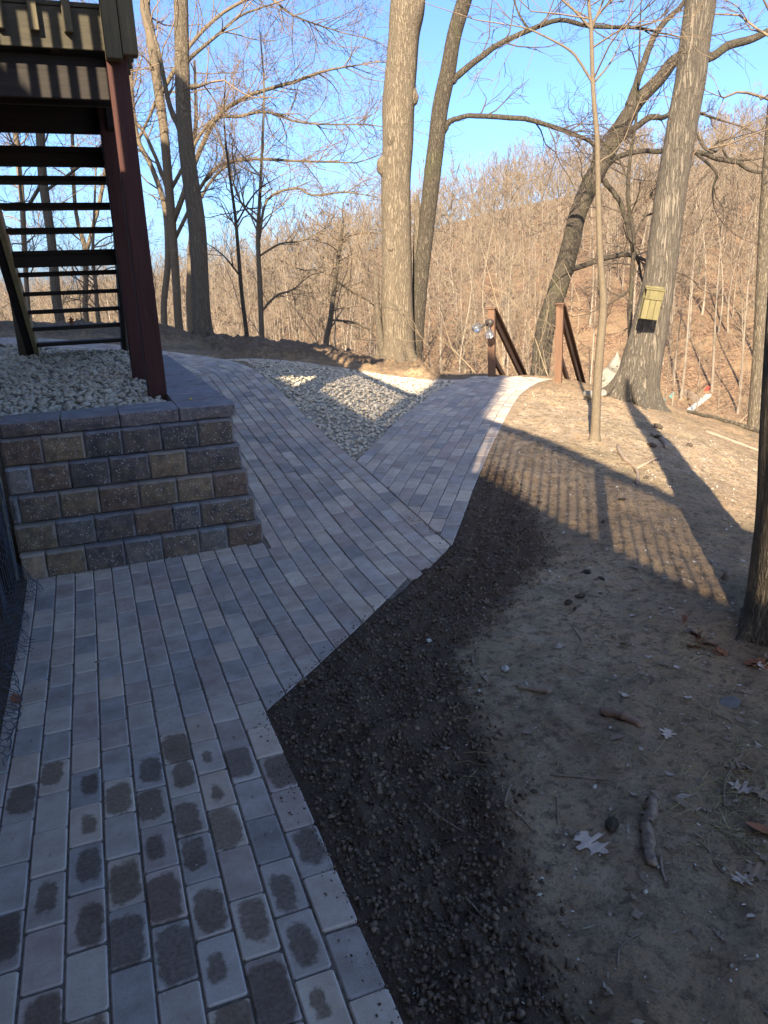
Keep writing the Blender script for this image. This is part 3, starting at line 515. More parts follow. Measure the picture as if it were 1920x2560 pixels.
fattr(me, 'pale', np.exp(-((fx - 1.45) ** 2 + (fy - 2.5) ** 2) / .5) + np.exp(-((fx - 1.2) ** 2 + (fy - 1.4) ** 2) / .12) + np.exp(-((fx - 4.3) ** 2 + (fy - 6.0) ** 2) / 5.) * 1.2 + np.exp(-((fx - 2.2) ** 2 + (fy - 3.2) ** 2) / .25) * .8)
ground = tag(obj('ground', me), kind='structure')
ZG = Z2.reshape(ny, nx)
def zmesh(x, y):
    """height of the built ground surface"""
    x = np.atleast_1d(np.asarray(x, float)); y = np.atleast_1d(np.asarray(y, float)); i = np.clip(np.searchsorted(gx, x) - 1, 0, nx - 2); j = np.clip(np.searchsorted(gy, y) - 1, 0, ny - 2)
    u = (x - gx[i]) / (gx[i + 1] - gx[i]); v = (y - gy[j]) / (gy[j + 1] - gy[j]); return (ZG[j, i] * (1 - u) + ZG[j, i + 1] * u) * (1 - v) + (ZG[j + 1, i] * (1 - u) + ZG[j + 1, i + 1] * u) * v
def zm(x, y): return float(zmesh(x, y)[0])

# ================================================================ PAVERS
TINTS = [(.41, .355, .31), (.34, .305, .28), (.47, .41, .35), (.385, .3, .255), (.27, .25, .24), (.47, .385, .3), (.34, .27, .235), (.38, .345, .32), (.225, .21, .205), (.53, .465, .38)]
def paver_poly_mesh(poly, name='paver', h=.055, ch=.0035):
    """poly: list of (x,y) ccw in local coords; top at z=0 with an eased rim"""
    n = len(poly); c = np.mean(poly, axis=0); P = np.array(poly)
    inn = []
    for i in range(n):
        a, b, d = P[i - 1], P[i], P[(i + 1) % n]; e1 = (b - a) / (np.linalg.norm(b - a) + 1e-9); e2 = (d - b) / (np.linalg.norm(d - b) + 1e-9)
        n1 = np.array((-e1[1], e1[0])); n2 = np.array((-e2[1], e2[0])); k = n1 + n2; k = k / max(.35, (k @ k) / 2); inn.append(b + k * ch)
    V = [(x, y, -h) for x, y in P] + [(x, y, -ch) for x, y in P] + [(x, y, 0) for x, y in inn]
    F = [tuple([2 * n + i for i in range(n)])]
    for i in range(n):
        j = (i + 1) % n; F += [(i, j, n + j, n + i), (n + i, n + j, 2 * n + j, 2 * n + i)]
    return V, F
PV = []
for i in range(10):
    g = np.random.default_rng(i); hw, hl = .0470, .0960
    pts = []
    for sx, sy in ((-1, -1), (1, -1), (1, 1), (-1, 1)):
        cx_, cy_ = sx * hw + g.normal() * .0008, sy * hl + g.normal() * .001; k = .004 + g.uniform(0, .004)
        q = [(cx_ - sx * k, cy_), (cx_, cy_ - sy * k)]; pts += q if sx * sy > 0 and False else q
    # order ccw by angle
    pts = sorted(pts, key=lambda p: math.atan2(p[1], p[0])); V, F = paver_poly_mesh(pts); PV.append((V, F, mesh('paver', V, F, M['paver'])))
def clip_half(poly, p0, nrm):
    out = []
    for i in range(len(poly)):
        a, b = poly[i - 1], poly[i]; da = (a[0] - p0[0]) * nrm[0] + (a[1] - p0[1]) * nrm[1]; db = (b[0] - p0[0]) * nrm[0] + (b[1] - p0[1]) * nrm[1]
        if da * db < 0: t = da / (da - db); out.append((a[0] + t * (b[0] - a[0]), a[1] + t * (b[1] - a[1])))
        if db >= 0: out.append(b)
    return out
def poly_area(P): return .5 * sum(P[i - 1][0] * P[i][1] - P[i][0] * P[i - 1][1] for i in range(len(P)))

def lay(items, parent, limit=300):
    """items: (x, y, yaw, poly_or_None, width_scale). The pavers that show largest become parts, the rest one field."""
    cpos = np.array((0, 0, 1.55)); rows = []
    xs = np.array([i[0] for i in items]); ys = np.array([i[1] for i in items]); zs = hpath(xs, ys); zx = (hpath(xs + .05, ys) - hpath(xs - .05, ys)) / .1; zy = (hpath(xs, ys + .05) - hpath(xs, ys - .05)) / .1
    for k, it in enumerate(items):
        g = np.random.default_rng(1000 + k + int(abs(it[0]) * 977)); n = Vector((-zx[k] + g.normal() * .008, -zy[k] + g.normal() * .006, 1)).normalized()
        yd = Vector((math.sin(-it[2]), math.cos(-it[2]), 0)); yd = (yd - n * yd.dot(n)).normalized(); xd = yd.cross(n)
        Mx = Matrix((xd, yd, n)).transposed().to_4x4(); Mx.translation = (it[0], it[1], zs[k] + g.normal() * .0013)
        d = math.dist((it[0], it[1], zs[k]), cpos); dirv = Vector((it[0], it[1], zs[k] - 1.55)).normalized()
        vis = dirv.dot(CF) > .74 and d > 1.2
        rows.append((d if vis else d + 100, k, Mx, g, d))
    rows.sort(key=lambda r: r[0]); FV = []; FF = []; FC = []; nb = 0
    for rank, (key, k, Mx, g, d) in enumerate(rows):
        x, y, yaw, poly, _ = items[k]; t = np.array(TINTS[int(g.choice(10, p=[.15, .13, .12, .1, .1, .1, .1, .1, .04, .06]))]) * g.uniform(.84, 1.14) * np.array((1.22, 1.1, .92)); t = t * .8 + np.array((.42, .36, .295)) * .2
        v = int(g.integers(10)); V, F, me_ = PV[v]
        if poly is not None: V, F = paver_poly_mesh(poly)
        if rank < limit:
            o = bpy.data.objects.new('paver', me_ if poly is None else mesh('paver', V, F, M['paver'])); o.matrix_world = Mx; o.color = (*t, 1)
            zone = math.exp(-(((x - .02) / .42) ** 4)) * sstep(-y, -2.75, -2.2) if y < 3 else 0
            o['damp'] = float(g.uniform(.7, 1.0)) if g.random() < .5 * zone else (float(g.uniform(.35, .7)) if g.random() < .4 * zone else 0.)
            link(o, parent)
        else:
            VV = np.array([tuple(Mx @ Vector(p)) for p in V]); FV.append(VV); FF += [tuple(i + nb for i in f) for f in F]; nb += len(V); FC.append(np.tile([*t, 1], (len(V), 1)))
    if FV:
        me_ = mesh('paver_field', np.concatenate(FV), FF, M['paver_far']); ca = me_.color_attributes.new('tint', 'FLOAT_COLOR', 'POINT'); ca.data.foreach_set('color', np.concatenate(FC).ravel().astype(np.float32))
        tag(obj('paver_field', me_, parent), kind='stuff')

def bed(name, parent, P, quads):
    me_ = fast_mesh(name, P, quads, M['sand']); return obj(name, me_, parent)

def grid_bed(parent, us, ws, fn, dz):
    U, W_ = np.meshgrid(us, ws); x, y = fn(U.ravel(), W_.ravel()); z = hpath(x, y) + dz; n_ = len(us); a_ = (np.arange(len(ws) - 1)[:, None] * n_ + np.arange(n_ - 1)[None]).ravel()
    return bed('joint_sand', parent, np.stack([x, y, z], 1), np.stack([a_, a_ + 1, a_ + n_ + 1, a_ + n_], 1))

# --- main path
mainp = tag(empty('paver_path', (0, 0, 0)), kind='structure')
items = []
half = [(-.047, -.096), (.047, -.096), (.047, .096), (-.047, .096)]
ncol = 24
for c in range(ncol):
    x0 = 1.838 - .1 * (c + 1) + .05
    g = np.random.default_rng(c); ph = (c % 2) * .1 + g.uniform(-.012, .012)
    y = -1.4 + ph
    while y < 9.05:
        y += .2; yc = y
        if x0 < .80 and yc - .1 > 4.55: break
        if x0 < -.56: break
        P = [(x0 + a_, yc + b_) for a_, b_ in half]
        # trim on the right along the cut edge, on the front of the wall and the wire net
        for (ya, xa), (yb, xb) in zip(XR[1:-2], XR[2:-1]):
            if any(ya - .3 < q[1] < yb + .3 for q in P) and any(q[0] > xr(q[1]) - .001 for q in P):
                d_ = np.array((xb - xa, yb - ya)); nrm = (-d_[1], d_[0]); 
                P2 = clip_half(P, (xa, ya), nrm)
                if any(q[0] > xr(q[1]) + .004 for q in P): P = P2 if len(P2) >= 3 else []
                if not P: break
        if P and x0 < .83: P = clip_half(P, (0, 4.535), (0, -1))
        if P and x0 < -.4: P = clip_half(P, (-.515, 0), (1, 0))
        if P and .78 < x0 < .9 and yc > 4.45: P = clip_half(P, (.862, 0), (1, 0))
        if not P or len(P) < 3 or poly_area(P) < .0012 or min(q[0] - xr(q[1]) for q in P) > -.004 or np.mean([q[0] for q in P]) > xr(np.mean([q[1] for q in P])): continue
        full = abs(poly_area(P) - .094 * .192) < 1e-6
        items.append((x0, yc, 0, None if full else [(q[0] - x0, q[1] - yc) for q in P], 1))
# bend to the left round the top of the wall
for c in range(10):
    r = 3.038 - .1 * (c + .5); dth = .2005 / r; th = (.05 + (c % 2) * .1) / r
    while th < math.pi / 2: items.append((-1.2 + r * math.cos(th), 9.06 + r * math.sin(th), th, None, 1)); th += dth
    x = -1.3 - (c % 2) * .1
    while x > -6: items.append((x, 9.06 + r, math.pi / 2, None, 1)); x -= .2005
lay(items, mainp, 300)
grid_bed(mainp, np.linspace(-.52, .84, 30), np.arange(-1.5, 4.56, .06), lambda u, v: (np.minimum(u, xr(v) - .008), v), -.0075)
grid_bed(mainp, np.linspace(.8, 1.832, 22), np.arange(2.6, 9.061, .06), lambda u, v: (np.minimum(u, xr(v) - .008), v), -.0085)
grid_bed(mainp, np.linspace(2.0, 3.033, 16), np.linspace(0, math.pi / 2, 60), lambda r, t: (-1.2 + r * np.cos(t), 9.06 + r * np.sin(t)), -.009)
grid_bed(mainp, np.linspace(11.06, 12.09, 10), np.linspace(-1.2, -6, 40), lambda u, v: (v, u), -.009)
# --- branch to the steps
brp = tag(empty('paver_path', (0, 0, 0)), kind='structure'); items = []
for c in range(10):
    q = -.1 * (c + .5); p = -.4 + (c % 2) * .1 + np.random.default_rng(50 + c).uniform(-.012, .012)
    while p < BP1 - .1:
        p += .2; x, y = b2w(p, q); yaw = -rad(35) - math.atan(.2 * max(0, p - 4.5)) ; P = [(x + a_ * math.cos(yaw) - b_ * math.sin(yaw), y + a_ * math.sin(yaw) + b_ * math.cos(yaw)) for a_, b_ in half]
        full = True
        if min(k_[0] for k_ in P) < 1.843: P = clip_half(P, (1.843, 0), (1, 0)); full = False
        if len(P) < 3 or poly_area(P) < .001 or p < -.1: continue
        loc = None
        if not full: loc = [((k_[0] - x) * math.cos(-yaw) - (k_[1] - y) * math.sin(-yaw), (k_[0] - x) * math.sin(-yaw) + (k_[1] - y) * math.cos(-yaw)) for k_ in P]
        items.append((x, y, yaw, loc, 1))
lay(items, brp, 300)
grid_bed(brp, np.linspace(-.995, -.005, 18), np.linspace(0, BP1, 60), lambda q, p: (np.maximum(b2w(p, q)[0], 1.843), b2w(p, q)[1]), -.0085)
# --- single row of edging along the top of the stone triangle
edp = tag(empty('paver_edging', (0, 0, 0)), kind='structure'); items = []; s = 0; L = np.concatenate([[0], np.cumsum(np.linalg.norm(np.diff(EDG, axis=0), axis=1))])
while s < L[-1]:
    x = np.interp(s, L, EDG[:, 0]); y = np.interp(s, L, EDG[:, 1]); x2 = np.interp(s + .05, L, EDG[:, 0]); y2 = np.interp(s + .05, L, EDG[:, 1])
    items.append((x, y + .05, math.atan2(-(x2 - x), y2 - y) if s < L[-1] - .05 else items[-1][2], None, 1)); s += .203
lay(items, edp, 300)

# ================================================================ STONES
def ico_variants(n, sub, amp, squash=(1, .8, .62), seed=0):
    bm = bmesh.new(); bmesh.ops.create_icosphere(bm, subdivisions=sub, radius=1); V = np.array([v.co[:] for v in bm.verts]); F = np.array([[v.index for v in f.verts] for f in bm.faces]); bm.free(); out = []
    g = np.random.default_rng(seed)
    for i in range(n):
        d = np.ones(len(V))
        for _ in range(7):
            ax = g.normal(size=3); ax /= np.linalg.norm(ax); t = V @ ax; d -= amp * np.maximum(0, t - g.uniform(.25, .75)) * 1.1   # knocked-off facets
        d += g.normal(size=len(V)) * amp * .1
        out.append(V * d[:, None] * np.array(squash) * g.uniform(.8, 1.2, 3))
    return out, F
def stones(name, pos, size, mat, parent=None, sub=2, amp=.5, seed=3, squash=(1, .8, .62), tilt=.35, sink=.25, smooth=True):
    vs_, F = ico_variants(10, sub, amp, squash, seed); g = np.random.default_rng(seed + 1); n = len(pos); nv = len(vs_[0]); VV = np.empty((n, nv, 3), np.float32); which = g.integers(0, 10, n); yaw = g.uniform(0, 6.28, n); ta = g.normal(size=n) * tilt
    cy, sy, ct, st = np.cos(yaw), np.sin(yaw), np.cos(ta), np.sin(ta)
    for i in range(10):
        m_ = which == i; k = vs_[i][None] * size[m_][:, None, None]
        x, y, z = k[..., 0], k[..., 1] * ct[m_][:, None] - k[..., 2] * st[m_][:, None], k[..., 1] * st[m_][:, None] + k[..., 2] * ct[m_][:, None]
        VV[m_] = np.stack([x * cy[m_][:, None] - y * sy[m_][:, None], x * sy[m_][:, None] + y * cy[m_][:, None], z], -1) + pos[m_][:, None]
    VV[..., 2] += (size * (.62 - sink))[:, None]
    T = (F[None] + (np.arange(n) * nv)[:, None, None]).reshape(-1, 3); me_ = fast_mesh(name, VV.reshape(-1, 3), None, mat, smooth, tri=T); fattr(me_, 'tint', np.repeat(g.random(n), nv)); return obj(name, me_, parent)

# stones in the bed behind the wall
g = np.random.default_rng(7); n = 7000; x = g.uniform(-1.5, .76, n); y = 4.9 + 7 * g.random(n) ** 1.25; r = np.hypot(x + 1.2, y - 9)
ok = ((y < 9) | (r < 2.0)) & (raised_mask(x, y) > .35); ok &= ~((x > .42) & (y < 8.9)); ok &= ~(y < 5.16); x, y = x[ok], y[ok]
z = hground(x, y) - .01 + .02 * g.random(len(x)); size = np.clip(g.lognormal(-3.78, .28, len(x)), .013, .045)
tag(stones('gravel_bed', np.stack([x, y, z], 1), size, M['gravel'], sub=2, seed=4), 'cream and grey stones filling the raised bed under the wooden stairs', 'gravel', kind='stuff')
n = 12000; x = g.uniform(1.8, 4.7, n); y = g.uniform(5.4, 10.3, n); ok = in_tri(x, y, .018); x, y = x[ok], y[ok]
z = hground(x, y) - .045 + .022 * g.random(len(x)); size = np.clip(g.lognormal(-3.95, .27, len(x)), .011, .034)
tag(stones('gravel_bed', np.stack([x, y, z], 1), size, M['gravel'], sub=2, seed=9), 'cream stones filling the triangle between the two paver paths', 'gravel', kind='stuff')

# ================================================================ RETAINING WALL
WT = [tuple(1.65 * q * f_ for q, f_ in zip(c_, (1.1, 1., .86))) for c_ in [(.085, .08, .085), (.1, .09, .085), (.15, .128, .1), (.12, .105, .085), (.07, .07, .078), (.14, .12, .1), (.095, .1, .11), (.105, .085, .075)]]
def block(w, h, dep, parent, loc, rz, tint, nm='wall_block', seed=0, rim=.012, rough=.016):
    """front face is -y, rough split face inside a smooth rim"""
    nx_, nz_ = max(4, int(w / .04)), 5; g = np.random.default_rng(seed); V = []; F = []; idx = []
    xs = np.linspace(0, w, nx_ + 1); zs = np.linspace(0, h, nz_ + 1); xs[1], xs[-2] = rim, w - rim; zs[1], zs[-2] = rim * .6, h - rim
    for k_, z_ in enumerate(zs):
        for i_, x_ in enumerate(xs):
            e_ = i_ in (0, nx_) or k_ in (0, nz_); e2 = i_ in (1, nx_ - 1) or k_ in (1, nz_ - 1)
            V.append((x_ + (0 if e_ else g.normal() * .003), .012 if e_ else -(.002 if e2 else rough * (.35 + .8 * g.random())) + (g.normal() * .003 if e2 else 0), z_ + (0 if e_ else g.normal() * .002)))
    for k_ in range(nz_):
        for i_ in range(nx_): a_ = k_ * (nx_ + 1) + i_; F.append((a_, a_ + 1, a_ + nx_ + 2, a_ + nx_ + 1)); idx.append(0 if 0 < i_ < nx_ - 1 and 0 < k_ < nz_ - 1 else (0 if (k_ == 0) else 1))
    b0 = len(V); V += box_v((0, .012, 0), (w, dep, h)); 
    for f in [(0, 3, 2, 1), (4, 5, 6, 7), (1, 2, 6, 5), (2, 3, 7, 6), (3, 0, 4, 7)]: F.append(tuple(b0 + q for q in f)); idx.append(1)
    me_ = mesh(nm, V, F, [M['split'], M['block']], idx=idx); o = obj(nm, me_, parent, loc, (0, 0, rz)); o.color = (*tint, 1); return o
wall = tag(empty('retaining_wall', (.15, 4.6, 0)), 'low split faced block retaining wall holding the stone bed', 'wall'); WX, WY = .15, 4.6
ROWS = [[-.534, -.402, -.189, .026, .242, .461, .632, .85], [-.543, -.326, -.116, .106, .326, .491, .83], [-.549, -.501, -.286, -.07, .154, .375, .593, .81], [-.547, -.415, -.21, .009, .236, .457, .79], [-.555, -.338, -.109, .103, .328, .549, .77]]
RT = [[5, 3, 0, 6, 1, 6, 7], [3, 6, 0, 7, 6, 1], [6, 1, 3, 7, 3, 2, 7], [6, 7, 4, 0, 2, 0], [7, 2, 4, 0, 4, 1]]
for i, row in enumerate(ROWS):
    Yf = 4.555 + .058 * i; z0 = -.03 if i == 0 else .155 * i
    for j, (a_, b_) in enumerate(zip(row[:-1], row[1:])):
        t = np.array(WT[RT[i][j]]) * (1.5 if (i, j) in ((0, 0), (3, 0)) else 1.)
        block(b_ - a_ - .004, .153 + (.03 if i == 0 else 0), .22, wall, (a_ + .002 - WX, Yf - .012 - WY, z0), 0, t, seed=i * 20 + j)
    # side face running back along the path, only where it stands above the pavers
    yb = Yf + .23; xe = .85 - .02 * i; k_ = 0
    while yb < 8.7:
        ln = [.23, .33, .2, .27][(k_ + i) % 4]
        if tps(np.array([.9]), np.array([yb + ln]))[0] < .155 * (i + 1) - .01: block(ln - .004, .153, .2, wall, (xe - WX - .012 + .012, yb + .002 - WY, z0), math.pi / 2, WT[(k_ * 3 + i) % 8], seed=300 + i * 40 + k_)
        yb += ln; k_ += 1
CAPT = [(.2, .165, .15), (.2, .175, .165), (.22, .195, .19), (.21, .19, .19)]
for j, (a_, b_) in enumerate(zip([-.549, -.224, .105, .451], [-.224, .105, .451, .80])):
    block(b_ - a_ - .005, .085, .34 if j < 3 else .19, wall, (a_ + .0025 - WX, 4.838 - WY, .776), 0, CAPT[j], 'wall_cap', 500 + j, .008, .01)
yb = 5.03; k_ = 0
while yb < 9.0:
    ln = [.17, .25, .18, .26][k_ % 4]; block(ln - .005, .085, .345, wall, (.80 - WX, yb + .0025 - WY, .776), math.pi / 2, np.array(CAPT[k_ % 4]) * 1.1, 'wall_cap', 600 + k_, .008, .01); yb += ln; k_ += 1
# ================================================================ DECK, STAIRS, HOUSE
def post(name, x, y, w, z0, z1, mat, parent, bev=.006): return box(name, (x - w / 2 - parent.location[0], y - w / 2 - parent.location[1], z0 - parent.location[2]), (x + w / 2 - parent.location[0], y + w / 2 - parent.location[1], z1 - parent.location[2]), mat, parent, bev)
def rbox(name, a, b, mat, parent, bev=.004):
    L_ = np.array(parent.location); return box(name, np.array(a) - L_, np.array(b) - L_, mat, parent, bev)
# landing at the head of the stairs, with its posts
land = tag(empty('stair_landing', (.4, 5.7, .8)), 'raised wooden stair landing on tall red brown posts', 'deck')
for x, y in ((.40, 5.70), (-3.4, 5.70)): post('post', x, y, .125, .72, 2.98, M['post'], land)
for x, y in ((.36, 6.86), (-.80, 6.95), (-3.4, 6.86)): post('post', x, y, .125, .78, 2.98, M['post'], land)
rbox('beam', (-3.6, 5.768, 2.74), (.46, 5.803, 2.985), M['dark_x'], land); rbox('beam', (-3.6, 5.96, 2.74), (.46, 6.0, 2.985), M['dark_x'], land)  # beams coloured near black in place of the shade under the landing
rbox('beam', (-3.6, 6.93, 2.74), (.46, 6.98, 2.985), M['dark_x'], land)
for k in range(9): x = -3.5 + k * .44; rbox('joist', (x, 5.70, 2.99), (x + .04, 6.93, 3.2), M['decky'], land)
rbox('rim_board', (-3.6, 5.665, 2.995), (.46, 5.70, 3.222), M['deckx'], land); rbox('rim_board', (-3.6, 6.93, 2.99), (.46, 6.965, 3.2), M['deckx'], land); rbox('rim_board', (.46, 5.665, 2.985), (.495, 6.965, 3.22), M['decky'], land)
for k in range(9): y = 5.66 + k * .146; rbox('deck_board', (-3.62, y, 3.224), (.50, y + .14, 3.252), M['deckx'], land)
for k in range(21):
    x = .14 - k * .19
    rbox('baluster', (x - .026, 5.618, 3.075), (x + .026, 5.662, 4.2), M['deckz'], land)
for k in range(7): y = 5.85 + k * .17; rbox('baluster', (.498, y - .02, 3.03), (.535, y + .02, 4.2), M['deckz'], land)
rbox('rail_post', (.335, 5.55, 2.93), (.43, 5.64, 4.25), M['deckz'], land); rbox('rail_post', (.436, 5.575, 2.96), (.53, 5.66, 4.25), M['deckz'], land); rbox('rail_post', (.44, 6.87, 2.99), (.53, 6.96, 4.25), M['deckz'], land)
rbox('top_rail', (-3.6, 5.60, 4.2), (.44, 5.70, 4.24), M['deckx'], land); rbox('top_rail', (.44, 5.66, 4.2), (.55, 6.95, 4.24), M['decky'], land)
# open stairs going down and away
stair = tag(empty('open_staircase', (-.2, 9.9, .8)), 'open tread wooden stairs toned dark for shade, inner stringer toned pale for sun', 'stairs')
for k in range(0, 13):
    z = .85 + .185 * (12 - k); y = 7.0 + .27 * (k - 1)
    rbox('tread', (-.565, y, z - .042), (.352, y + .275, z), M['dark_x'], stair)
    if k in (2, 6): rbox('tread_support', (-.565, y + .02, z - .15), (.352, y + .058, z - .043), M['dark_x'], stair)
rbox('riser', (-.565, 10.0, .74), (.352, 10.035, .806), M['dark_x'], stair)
def stringer(x0, x1, m_):
    y0, z0, y1, z1 = 6.75, 3.06, 10.25, .74; dz = .3
    V = [(x0, y0, z0), (x0, y0, z0 - dz), (x0, y1 - .1, z1), (x0, y1 + .05, z1), (x0, y1 + .05, z1 + .17)]; V += [(x1, *v[1:]) for v in V]; c = np.array((-.2, 9.9, .8))
    F = [(0, 1, 2, 3, 4), (9, 8, 7, 6, 5)] + [(i, i + 5, (i + 1) % 5 + 5, (i + 1) % 5) for i in range(5)]
    return obj('stringer', mesh('stringer', np.array(V) - c, F, m_), stair)
stringer(.354, .40, M['dark_y']); stringer(-.612, -.567, M['sunlit_y']); stringer(-.69, -.63, M['dark_y'])
rbox('newel', (.41, 10.05, .76), (.49, 10.13, 1.9), M['deckz'], stair); rbox('newel', (-.79, 10.05, .8), (-.71, 10.13, 1.9), M['deckz'], stair)
# upper deck along the house (above and behind the camera); its railing throws the striped shade
deck = tag(empty('wooden_deck', (-.5, 4.3, 0)), 'high wooden deck along the house with a plain baluster railing', 'deck')
for k in range(23): x = -3.6 + k * .14; rbox('deck_board', (x, -7, 3.2), (x + .134, 4.3, 3.23), M['decky'], deck)
rbox('rim_board', (-.40, -7, 2.95), (-.36, 4.34, 3.195), M['decky'], deck); rbox('rim_board', (-3.6, 4.3, 2.95), (-.405, 4.34, 3.195), M['deckx'], deck); rbox('beam', (-.75, -7, 2.7), (-.65, 4.25, 2.945), M['decky'], deck)
for y in (4.45, .6, -3, -6.6): post('post', -.64, y, .13, -.1, 2.69 if y < 4.3 else 2.94, M['dark_y'], deck)
for k in range(97): y = 4.28 - k * .116; rbox('baluster', (-.355, y - .019, 3.0), (-.32, y + .019, 4.13), M['deckz'], deck, 0)
for k in range(27): x = -.45 - k * .116; rbox('baluster', (x - .019, 4.345, 3.0), (x + .019, 4.38, 4.13), M['deckz'], deck, 0)
rbox('top_rail', (-.41, -7, 4.13), (-.27, 4.42, 4.17), M['decky'], deck); rbox('top_rail', (-3.6, 4.29, 4.132), (-.415, 4.42, 4.17), M['deckx'], deck)
for y in (4.33, 2.5, .7, -1.1, -2.9, -4.7): rbox('rail_post', (-.45, y - .045, 2.96), (-.362, y + .045, 4.125), M['deckz'], deck)
house = tag(empty('house', (-7.6, -5, 0)), 'tall tan sided house beyond the left edge, seen only by its shade', 'house')
rbox('wall', (-12, -18, -.3), (-3.65, .98, 6.35), M['siding'], house, 0); rbox('wall', (-12, -2.2, 6.36), (-3.65, .98, 6.46), M['siding'], house, 0); rbox('wall', (-12, 1, -.3), (-3.75, 9, 10.6), M['siding'], house, 0)  # thin middle slab is added, unseen, to raise the eave and shade the landing
def gable(x0, x1, y0, y1, z0, z1, ov):
    xm = (x0 + x1) / 2; V = [(x0 - ov, y0 - ov, z0), (x1 + ov, y0 - ov, z0), (xm, y0 - ov, z1), (x0 - ov, y1 + ov, z0), (x1 + ov, y1 + ov, z0), (xm, y1 + ov, z1)]
    return obj('roof', mesh('roof', np.array(V) - np.array((-7.6, -5, 0)), [(0, 1, 2), (5, 4, 3), (1, 4, 5, 2), (3, 0, 2, 5), (0, 3, 4, 1)], M['roof']), house)
gable(-12, -3.75, 1, 9, 10.61, 13, .25); gable(-12, -3.65, -18, -2.3, 6.36, 8.4, .1)
rbox('shade_chimney', (-4.75, -4.73, 5.3), (-4.0, -4.13, 10.0), M['brickc'], house, 0)  # unseen, added and sized to cast the wide shade band on the branch path
for y in (-3.5, 0, 3, 6): rbox('window', (-3.64 if y < 1 else -3.74, y - .6, 3.9), (-3.60 if y < 1 else -3.70, y + .6, 5.2), M['slate'], house, 0)

# wire net and trim at the left end of the wall
net = tag(empty('wire_net', (-.56, 3.6, 0)), 'black hexagonal wire net hung beside the block wall', 'net')
T_ = Tubes(); a_ = .024
def netp(u, v):
    # v: height, the foot of the net is crumpled out over the pavers
    y = 4.46 - u; foot = max(0., .26 - v) ; w_ = .012 * math.sin(u * 9) + .02 * noise.noise(Vector((u * 7, v * 5, 3)))
    return (-.548 + w_ + .55 * foot * (.5 + .5 * noise.noise(Vector((u * 4, v * 9, 0)))) + .02 * foot, y + .1 * foot * noise.noise(Vector((u * 8, v * 9, 7))), max(.006, v * (1 if v > .26 else .6) - .0 + .25 * foot * abs(noise.noise(Vector((u * 9, v * 9, 1))))))
for i in range(52):
    for j in range(44):
        cx_, cz_ = i * a_ * 1.5, j * a_ * 1.732 + (i % 2) * a_ * .866
        p = [netp(cx_ + a_ * math.cos(q), cz_ + a_ * math.sin(q)) for q in (0, rad(60), rad(120), rad(180))]
        T_.add(np.array(p) - np.array((-.56, 3.6, 0)), .0017, 3)
obj('mesh_panel', T_.me('mesh_panel', M['netting']), net)
rbox('edge_trim', (-.575, 4.552, 0.0), (-.558, 4.60, 1.6), M['trim'], net)
T_ = Tubes(); q = spline([(-.64, 3.9, .9), (-.62, 4.05, .6), (-.6, 4.1, .35), (-.6, 4.0, .16), (-.6, 3.8, .08), (-.6, 3.5, .02)], 8); T_.add(q, .011, 7, True); tag(obj('rope', T_.me('rope', M['rope'])), 'yellow rope hanging behind the black wire net', 'rope')

# ================================================================ HANDRAILS AT THE STEPS
rd = Vector((.656, .755, -.49)).normalized()
def railing(x, y, ztop, label, zb, cap):
    root = tag(empty('stair_railing', (x, y, zb)), label, 'railing', 'railings beside the steps down the slope'); L_ = Vector((x, y, zb))
    hd = Vector((.656, .755, 0)); rz = math.atan2(-.656, .755)
    o = box('post', (-.045, -.045, -.12), (.045, .045, ztop - zb), M['cedar'], root); o.rotation_euler = (0, 0, rz)
    if cap: o = box('post_cap', (-.07, -.055, ztop - zb), (.055, .055, ztop - zb + .02), M['cedar'], root); o.rotation_euler = (0, 0, rz)
    p = Vector((0, 0, ztop - zb - .0)); beam('handrail', p + Vector((.02, .02, -.0)), p + rd * 3.3, .12, .035, M['cedar_y'], root)
    beam('rail_board', p + Vector((.04, .04, -.09)), p + rd * 3.3 + Vector((0, 0, -.09)), .036, .11, M['cedar_y'], root)
    beam('lower_rail', p + Vector((.035, .035, -.62)), p + rd * 3.2 + Vector((0, 0, -.62)), .04, .085, M['cedar_y'], root)
    e = p + rd * 3.2; ze = gz(x + e.x, y + e.y) - zb; o = box('post', (-.045, -.045, ze - .2), (.045, .045, e.z - .06), M['cedar'], root); o.location = (e.x, e.y, (ze - .2 + e.z - .06) / 2); o.rotation_euler = (0, 0, rz)
    return root
railing(4.99, 9.26, 1.15, 'brown timber stair railing with a floodlight on its post', .22, True)
railing(5.53, 8.49, 1.19, 'brown timber stair railing whose post stands clear of the paver landing', .2, True)
for k in range(12):
    d_ = .25 + k * .33; c_ = Vector((5.27, 8.9, 0)) + Vector((.656, .755, 0)) * d_; o = box('step', (-.55, -.165, -.12), (.55, .165, .0), M['edge']); o.location = (c_.x, c_.y, .17 - .16 * k - .06); o.rotation_euler = (0, 0, math.atan2(-.656, .755))
    tag(o, 'plain concrete step in the flight running down between the two railings', 'step', 'steps down the slope')
o = box('landing_kerb', (-.03, -.55, -.13), (.03, .32, .0), M['edge']); o.location = (5.42, 8.62, .12); o.rotation_euler = (0, 0, -rad(38)); tag(o, 'pale low kerb along the side of the paver landing', 'kerb')
